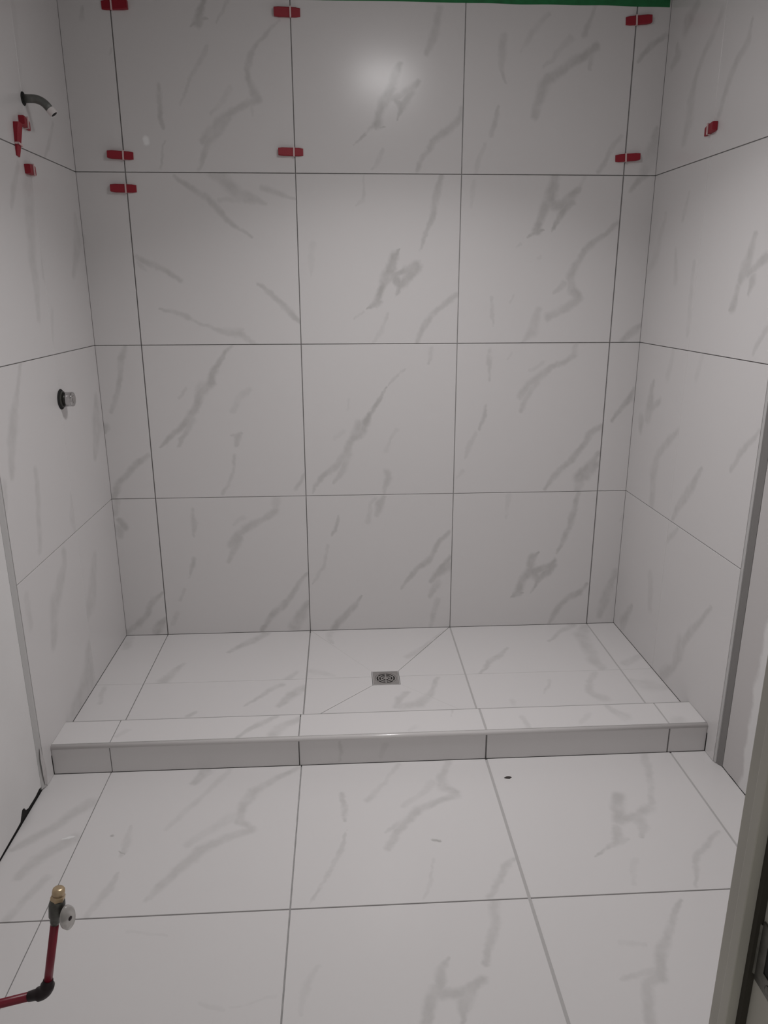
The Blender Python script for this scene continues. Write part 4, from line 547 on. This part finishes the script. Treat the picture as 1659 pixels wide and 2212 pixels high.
# ------------------------------------------------------------------ shower curb
curb = empty('shower_curb', (0, (YI+YF)/2, ZF))
tag(curb, 'low tiled curb with rounded nosing running wall to wall between the shower floor and room floor', 'curb')
link('core', box((-1.0015, YF+.0105, ZF-.006), (1.0970, YI-.001, ZT-.0095)), M_backer, curb)
CX = [XJ[0]+.004, XJ[1]-.005, XJ[2]-.002, XJ[3]+.002]
for c, (xa_, xb_) in enumerate(spans(XL(YF)+.0003, XR(YI)-.0003, CX, [.0022, .0030, .0070, .0050], 0, 0)):
    link('cap_tile', plate([(xa_, YF+.0115, ZT), (xb_, YF+.0115, ZT), (xb_, YI-.0030, ZT), (xa_, YI-.0030, ZT)], (0, 0, 1), TH, .0007), tile_mat('top_%d_0' % c), curb)
for c, (xa_, xb_) in enumerate(spans(XL(YF)+.0003, XR(YF)-.0003, CX, [.0022, .0036, .0050, .0045], 0, 0)):
    link('face_tile', plate([(xa_, YF+.002, ZF+.0006), (xb_, YF+.002, ZF+.0006), (xb_, YF+.002, ZT-.0125), (xa_, YF+.002, ZT-.0125)], (0, -1, 0), TH-.001, .0007), tile_mat('face_%d_0' % c), curb)
link('edge_trim', box((XL(YI)+.0004, YI-.0029, ZT-.0095), (XR(YI)-.0004, YI-.0002, ZT-.0002)), mat('grey_cap_edge', (.36, .35, .345), .6), curb)  # thin grey strip drawing the dark line along the cap's back edge
nose = [(.0110, -.0095), (.0110, 0), (.0080, -.0001), (.0050, -.0010), (.0025, -.0028), (.0008, -.0055), (0, -.009), (0, -.0118), (.0012, -.0122), (.0100, -.0122)]
V = []; 
for x in (XL(YF)+.0002, XR(YF)-.0002):
    V += [(x, YF-.0015+a, ZT+b) for a, b in nose]
k = len(nose)
F = [(i, (i+1) % k, k+(i+1) % k, k+i) for i in range(k)]+[tuple(range(k)), tuple(range(2*k-1, k-1, -1))]
nz = link('nosing', mesh(V, F), M_nosing, curb, smooth=True)
link('grout', box((CX[2]-.004, YF+.012, ZT-.009), (CX[2]+.004, YI-.002, ZT-.0012)), M_grout, curb)
link('grout', box((CX[3]-.0025, YF+.012, ZT-.009), (CX[3]+.0025, YI-.002, ZT-.0012)), M_grout, curb)

# ------------------------------------------------------------------ ceiling, front wall and doorway
structure('ceiling', box((-1.14, -2.56, CEIL), (1.25, 0.13, CEIL+.1)), M_ceiling)
OX0, OX1 = -0.56, 0.275
wf = structure('wall_front', join(box((-1.14, -2.56, -.16), (OX0, -2.44, CEIL)), box((OX1, -2.56, -.16), (1.25, -2.44, CEIL)), box((OX0, -2.56, 2.05), (OX1, -2.44, CEIL))), M_plaster)
dj = structure('door_1', join(box((.247, -2.575, ZF), (.274, -2.425, 2.05), .001), box((OX0+.001, -2.575, ZF), (OX0+.028, -2.425, 2.05), .001), box((OX0+.028, -2.575, 2.022), (.247, -2.425, 2.049), .001)), M_jamb)
link('door_stop', box((.2325, -2.470, ZF), (.2460, -2.459, 2.022), .0010), M_jamb, dj)
link('door_stop', box((OX0+.028, -2.470, ZF), (OX0+.0525, -2.437, 2.022), .0012), M_jamb, dj)
link('gap_shade_strip', box((.2412, -2.4755, ZF), (.2466, -2.4702, 2.02)), mat('dark_brown_gap_shade', (.035, .030, .022), .8), dj)  # dark strip paints the shade in the gap between stop and jamb
# strike plate let into the jamb face
def ring_plate(y0, y1, z0, z1, hy0, hy1, hz0, hz1, xs, xf):
    b = []
    b.append(box((xf, y0, z0), (xs, y1, hz0))); b.append(box((xf, y0, hz1), (xs, y1, z1)))
    b.append(box((xf, y0, hz0), (xs, hy0, hz1))); b.append(box((xf, hy1, hz0), (xs, y1, hz1)))
    return join(*b)
sp_ = link('strike_plate', ring_plate(-2.5180, -2.4772, .866, .923, -2.505, -2.4870, .882, .908, .2470, .2453), M_strike, dj)
link('latch_hole', box((.2462, -2.505, .882), (.2468, -2.4870, .908)), M_dark, dj)
link('lip', mesh([(.2453, -2.4772, .870), (.2453, -2.4772, .919), (.2415, -2.4705, .919), (.2415, -2.4705, .870), (.2465, -2.4772, .870), (.2465, -2.4772, .919), (.2427, -2.4700, .919), (.2427, -2.4700, .870)],
     [(0, 1, 2, 3), (7, 6, 5, 4), (0, 4, 5, 1), (1, 5, 6, 2), (2, 6, 7, 3), (3, 7, 4, 0)]), M_strike, dj)
for z in (.874, .916):
    link('screw', lathe((.2453, -2.496, z), (-1, 0, 0), [(0, .0042), (.0006, .0040), (.0012, .0025)], 16), M_strike, dj)

# ------------------------------------------------------------------ flush ceiling light (it lights the room; out of frame above)
lx, ly = LIGHT
t = empty('ceiling_light', (lx, ly, CEIL)); tag(t, 'round flush ceiling light in the middle of the bathroom ceiling', 'light')
link('housing', lathe((lx, ly, CEIL), (0, 0, -1), [(0, .165), (.030, .165), (.036, .160), (.036, .142)], 40), M_white, t)
link('lens', lathe((lx, ly, CEIL-.0362), (0, 0, -1), [(0, .140), (.012, .138), (.024, .128), (.034, .108), (.041, .078), (.045, .04), (.046, .0)], 40), M_lens, t, smooth=True)

# ------------------------------------------------------------------ green tape along the top of the back wall
def tape():
    V = []; F = []; n = 60
    for i in range(n+1):
        x = -.28+1.365*i/n
        zb = 2.3372+.0010*math.sin(x*9)+.0007*math.sin(x*31)-.004*max(0, (x-.42))
        if x < .35: zb = 2.3368+.0006*math.sin(x*14)
        V += [(x, -.0002, zb), (x, -.0002, 2.371), (x, -.0010, zb), (x, -.0010, 2.371)]
    for i in range(n):
        a = 4*i; b = a+4
        F += [(a, b, b+1, a+1), (a+2, a+3, b+3, b+2), (a, a+2, b+2, b), (a+1, b+1, b+3, a+3)]
    F += [(0, 1, 3, 2), (4*n, 4*n+2, 4*n+3, 4*n+1)]
    return mesh(V, F)
tag(link('painters_tape', tape(), M_tape), 'strip of green painter\'s tape along the top edge of the back wall', 'tape')

# ------------------------------------------------------------------ levelling wedges with their clips
# local frame: a = along the wedge, b = across it on the wall, n = out of the wall
def wedge_obj(c, adir, n, length, split, width, label, tip_w=None, first=None):
    """c = centre on the wall face, split = fraction where the clip sits, thick end at the start of adir"""
    a = Vector(adir).normalized(); n = Vector(n).normalized(); b = n.cross(a)
    c = Vector(c); t = empty('tile_leveling_wedge', c)
    tag(t, label, 'tile wedge', 'red tile leveling wedges on the shower walls')
    tw = tip_w or width
    o = c-a*length/2+n*.0004
    def P(u, w_, h): return o+a*u+b*w_+n*h
    N = 7; V = []; F = []
    for i in range(N):
        f = i/(N-1); u = f*length; h = .0135*(1-f)+.0035; w_ = (width*(1-f)+tw*f)/2
        ww = w_*(0.86 if i in (0, N-1) else 1.0)
        V += [P(u, -ww, 0), P(u, ww, 0), P(u, ww, h*.8), P(u, ww*.82, h), P(u, -ww*.82, h), P(u, -ww, h*.8)]
    for i in range(N-1):
        for j in range(6): F.append((6*i+j, 6*i+(j+1) % 6, 6*i+6+(j+1) % 6, 6*i+6+j))
    F += [tuple(range(5, -1, -1)), tuple(range(6*N-6, 6*N))]
    link('wedge', mesh(V, F), M_red, t)
    # the clip: an arch of thin white plastic standing in the joint, over the wedge
    u = split*length; h = .0135*(1-split)+.0035; w_ = (width*(1-split)+tw*split)/2
    def bx(w0, w1, h0, h1, e=.0026):
        q = [P(u-e, w0, h0), P(u+e, w0, h0), P(u+e, w1, h0), P(u-e, w1, h0), P(u-e, w0, h1), P(u+e, w0, h1), P(u+e, w1, h1), P(u-e, w1, h1)]
        return mesh(q, [(3, 2, 1, 0), (4, 5, 6, 7), (0, 1, 5, 4), (1, 2, 6, 5), (2, 3, 7, 6), (3, 0, 4, 7)])
    link('clip', join(bx(-w_-.0022, -w_-.0002, .0002, h+.0035), bx(w_+.0002, w_+.0022, .0002, h+.0035), bx(-w_-.0022, w_+.0022, h+.0012, h+.0040)), M_clip, t)
    return t
B = (0, -1, 0)
wedge_obj((-.812, 0, 2.310), (-1, 0, -.011), B, .087, .61, .029, 'red plastic wedge highest up near the left corner of the back wall')
wedge_obj((-.239, 0, 2.298), (1, 0, 0), B, .088, .63, .029, 'red wedge at the top of the back wall, on its second vertical joint from left')
wedge_obj((.977, 0, 2.293), (-.998, 0, -.067), B, .088, .60, .028, 'faded red wedge at the top right of the back wall, just under the green tape')
wedge_obj((-.838, 0, 1.851), (.999, 0, -.046), B, .087, .62, .027, 'red wedge on the leftmost vertical joint of the back wall, just above the horizontal joint')
wedge_obj((-.242, 0, 1.866), (1, 0, -.011), B, .087, .63, .0265, 'bright red wedge above the horizontal joint, left of the middle of the back wall')
wedge_obj((.978, 0, 1.856), (-.998, 0, -.069), B, .087, .59, .0255, 'tilted red wedge above the horizontal joint at the right end of the back wall')
wedge_obj((-.838, 0, 1.743), (1, 0, -.011), B, .088, .60, .027, 'red wedge on the back wall, the only one just below the upper horizontal joint')
wedge_obj((XL(-.498), -.498, 1.814), (0, -.114, -.993), (1, 0, 0), .090, .64, .030, 'upright red wedge crossing the horizontal joint on the left wall', tip_w=.024)
wedge_obj((XL(-.424), -.424, 1.871), (0, .998, -.058), (1, 0, 0), .078, .45, .028, 'red wedge on the left wall just under the bent pipe stub')
wedge_obj((XL(-.424), -.424, 1.744), (0, .996, .05), (1, 0, 0), .080, .50, .029, 'red wedge on the left wall, the lowest one there, below the joint')
wedge_obj((XR(-.404), -.404, 1.878), (0, .998, -.063), (-1, 0, 0), .080, .52, .029, 'single red wedge on the right wall above its upper joint')

# ------------------------------------------------------------------ shower arm stub on the left wall
arm = empty('shower_pipe', (XL(-.405), -.405, 1.94))
tag(arm, 'grey bent shower arm stub sticking out of the left wall with a white open end', 'shower pipe')
path = []
x0, z0 = XL(-.405)+.0008, 1.9400
pts = [(x0, z0), (x0+.026, z0)]
R0 = .052; cx, cz = x0+.026, z0-R0
for i in range(1, 9):
    a = math.radians(52*i/8); pts.append((cx+R0*math.sin(a), cz+R0*math.cos(a)))
dx, dz = math.cos(math.radians(52)), -math.sin(math.radians(52))
lx_, lz_ = pts[-1]
pts.append((lx_+dx*.010, lz_+dz*.010))
link('pipe', tube([(x, -.405, z) for x, z in pts], .0118, 24), M_arm, arm, smooth=True)
ex, ez = pts[-1]
link('threaded_end', tube([(ex, -.405, ez), (ex+dx*.004, -.405, ez+dz*.004), (ex+dx*.018, -.405, ez+dz*.018)], [.0124, .0126, .0122], 24, hollow=.0100), M_teflon, arm, smooth=False)
link('bore', lathe((ex+dx*.0160, -.405, ez+dz*.0160), (dx, 0, dz), [(0, .0099), (.0006, .0099)], 24), M_dark, arm)
link('wall_hole', lathe((x0-.0004, -.405, z0), (1, 0, 0), [(0, .0190), (.0012, .0185), (.0022, .0128)], 28), M_dark, arm)

# ------------------------------------------------------------------ shower valve stub
vy, vz = -.4030, 1.052
valve = empty('shower_valve', (XL(vy), vy, vz))
tag(valve, 'chrome shower valve cylinder in a dark round hole halfway up the left wall', 'shower valve')
vx = XL(vy)+.0006
link('wall_hole', lathe((vx, vy, vz), (1, 0, 0), [(0, .0335), (.0012, .0330), (.0030, .0300), (.0036, .0250)], 40), M_dark, valve)
link('sleeve', lathe((vx+.0030, vy, vz), (1, 0, 0), [(0, .0262), (.006, .0262), (.0064, .0245)], 40), M_valve, valve, smooth=False)
link('cylinder', lathe((vx+.0090, vy, vz), (1, 0, 0), [(0, .0238), (.028, .0238), (.0305, .0228), (.0315, .0205), (.0318, .0185)], 48), M_chrome, valve, smooth=True)
link('end_cap', lathe((vx+.0402, vy, vz), (1, 0, 0), [(0, .0130), (.002, .0130), (.0028, .0115)], 32), M_steel, valve)

# ------------------------------------------------------------------ red supply tube with stop valve, lower left
K = 1.34
def ray(px, py, t=K):
    m = look_matrix(-16.6278, 3.2489, -0.0973)
    return Vector(CAM)+m @ Vector(((px-829.5)/FPX, (1106-py)/FPX, -1))*t
EL = ray(101, 2143, 1.37)                # elbow
TP = ray(127.5, 1917, 1.335)             # top of the brass cap
up = (TP-EL).normalized(); Ltot = (TP-EL).length
Q = Vector(CAM)+(ray(0, 2168, 1)-Vector(CAM))*((EL.y-CAM[1])/(ray(0, 2168, 1).y-CAM[1]))
W0 = EL+(Q-EL)*((XDL-EL.x)/(Q.x-EL.x))   # where the tube leaves the left wall
sup = empty('water_supply_stub', W0)
tag(sup, 'red plastic water tube elbow with brass-capped stop valve in the lower left corner', 'water pipe')
lo = (W0-EL).normalized()
link('tubing', tube([W0+lo*.002, W0.lerp(EL, .5), EL+lo*.022], .0079, 24), M_pex, sup, smooth=True)
link('tubing', tube([EL+up*.014, EL+up*.06, EL+up*(Ltot-.062)], .0074, 24), M_pex, sup, smooth=True)
bend = []
for i in range(9):
    f = i/8; a = EL+lo*.016*(1-f); b_ = EL+up*.016*f
    bend.append((a*(1-f)+b_*f))
link('elbow', tube([EL+lo*.034, EL+lo*.020]+bend+[EL+up*.020, EL+up*.026], [.0088, .0100]+[.0124]*9+[.0096, .0088], 20), M_fitting, sup, smooth=True)
vb = EL+up*(Ltot-.0735)
link('valve_body', lathe(vb, up, [(0, .0075), (.006, .0088), (.012, .0085), (.016, .0120), (.034, .0138), (.040, .0142), (.048, .0128), (.050, .0112)], 28), M_valve, sup, smooth=True)
nb = vb+up*.0482
link('compression_nut', lathe(nb, up, [(0, .0118), (.002, .0128), (.009, .0128), (.011, .0108)], 6), M_brass, sup)
link('brass_cap', lathe(nb+up*.011, up, [(0, .0108), (.006, .0110), (.011, .0104), (.0135, .0080), (.0142, .004)], 28), M_brass, sup, smooth=True)
# oval clear handle facing right and towards the doorway
hd = Vector((.86, -.36, -.05)).normalized()
hc = vb+up*.022+hd*.017
hu = (up-hd*up.dot(hd)).normalized(); hv = hd.cross(hu)
hu, hv = (hu*math.cos(.35)+hv*math.sin(.35)), (hv*math.cos(.35)-hu*math.sin(.35))
V = []; F = []; sg = 32
prof = [(0.0, .35), (.003, .8), (.006, 1.0), (.011, 1.0), (.0135, .85), (.014, .30)]
for t_, s_ in prof:
    for i in range(sg):
        a = 2*math.pi*i/sg
        V.append(hc+hd*t_+(hu*math.cos(a)*.0270+hv*math.sin(a)*.0160)*s_)
for j in range(len(prof)-1):
    for i in range(sg): F.append((j*sg+i, j*sg+(i+1) % sg, (j+1)*sg+(i+1) % sg, (j+1)*sg+i))
F += [tuple(range(sg-1, -1, -1)), tuple(range((len(prof)-1)*sg, len(prof)*sg))]
link('handle', mesh(V, F), M_clear, sup, smooth=True)
link('stem', lathe(vb+up*.022, hd, [(0, .006), (.018, .0055)], 16), M_valve, sup)
link('handle_screw', lathe(hc+hd*.0138, hd, [(0, .0042), (.0012, .0040), (.0018, .0022)], 16), M_fitting, sup)

# ------------------------------------------------------------------ chip of debris on the floor
def chip(c, ln, wd, h, rot, name, label, m):
    V = []; F = []; k = 9; rnd = random.Random(3)
    for z, s in ((0, 1.0), (h, .55)):
        for i in range(k):
            a = 2*math.pi*i/k; q = s*(1+rnd.uniform(-.18, .18))
            x = math.cos(a)*ln/2*q; y = math.sin(a)*wd/2*q*(1 if math.cos(a) < .5 else .5)
            V.append((c[0]+x*math.cos(rot)-y*math.sin(rot), c[1]+x*math.sin(rot)+y*math.cos(rot), c[2]+z))
    for i in range(k): F.append((i, (i+1) % k, k+(i+1) % k, k+i))
    F += [tuple(range(k-1, -1, -1)), tuple(range(k, 2*k))]
    return tag(link(name, mesh(V, F), m), label, 'debris')
chip((.421, -.952, ZF+.0001), .027, .012, .0035, .1, 'debris_chip', 'small dark chip of debris on the floor tile just in front of the curb', M_chip)
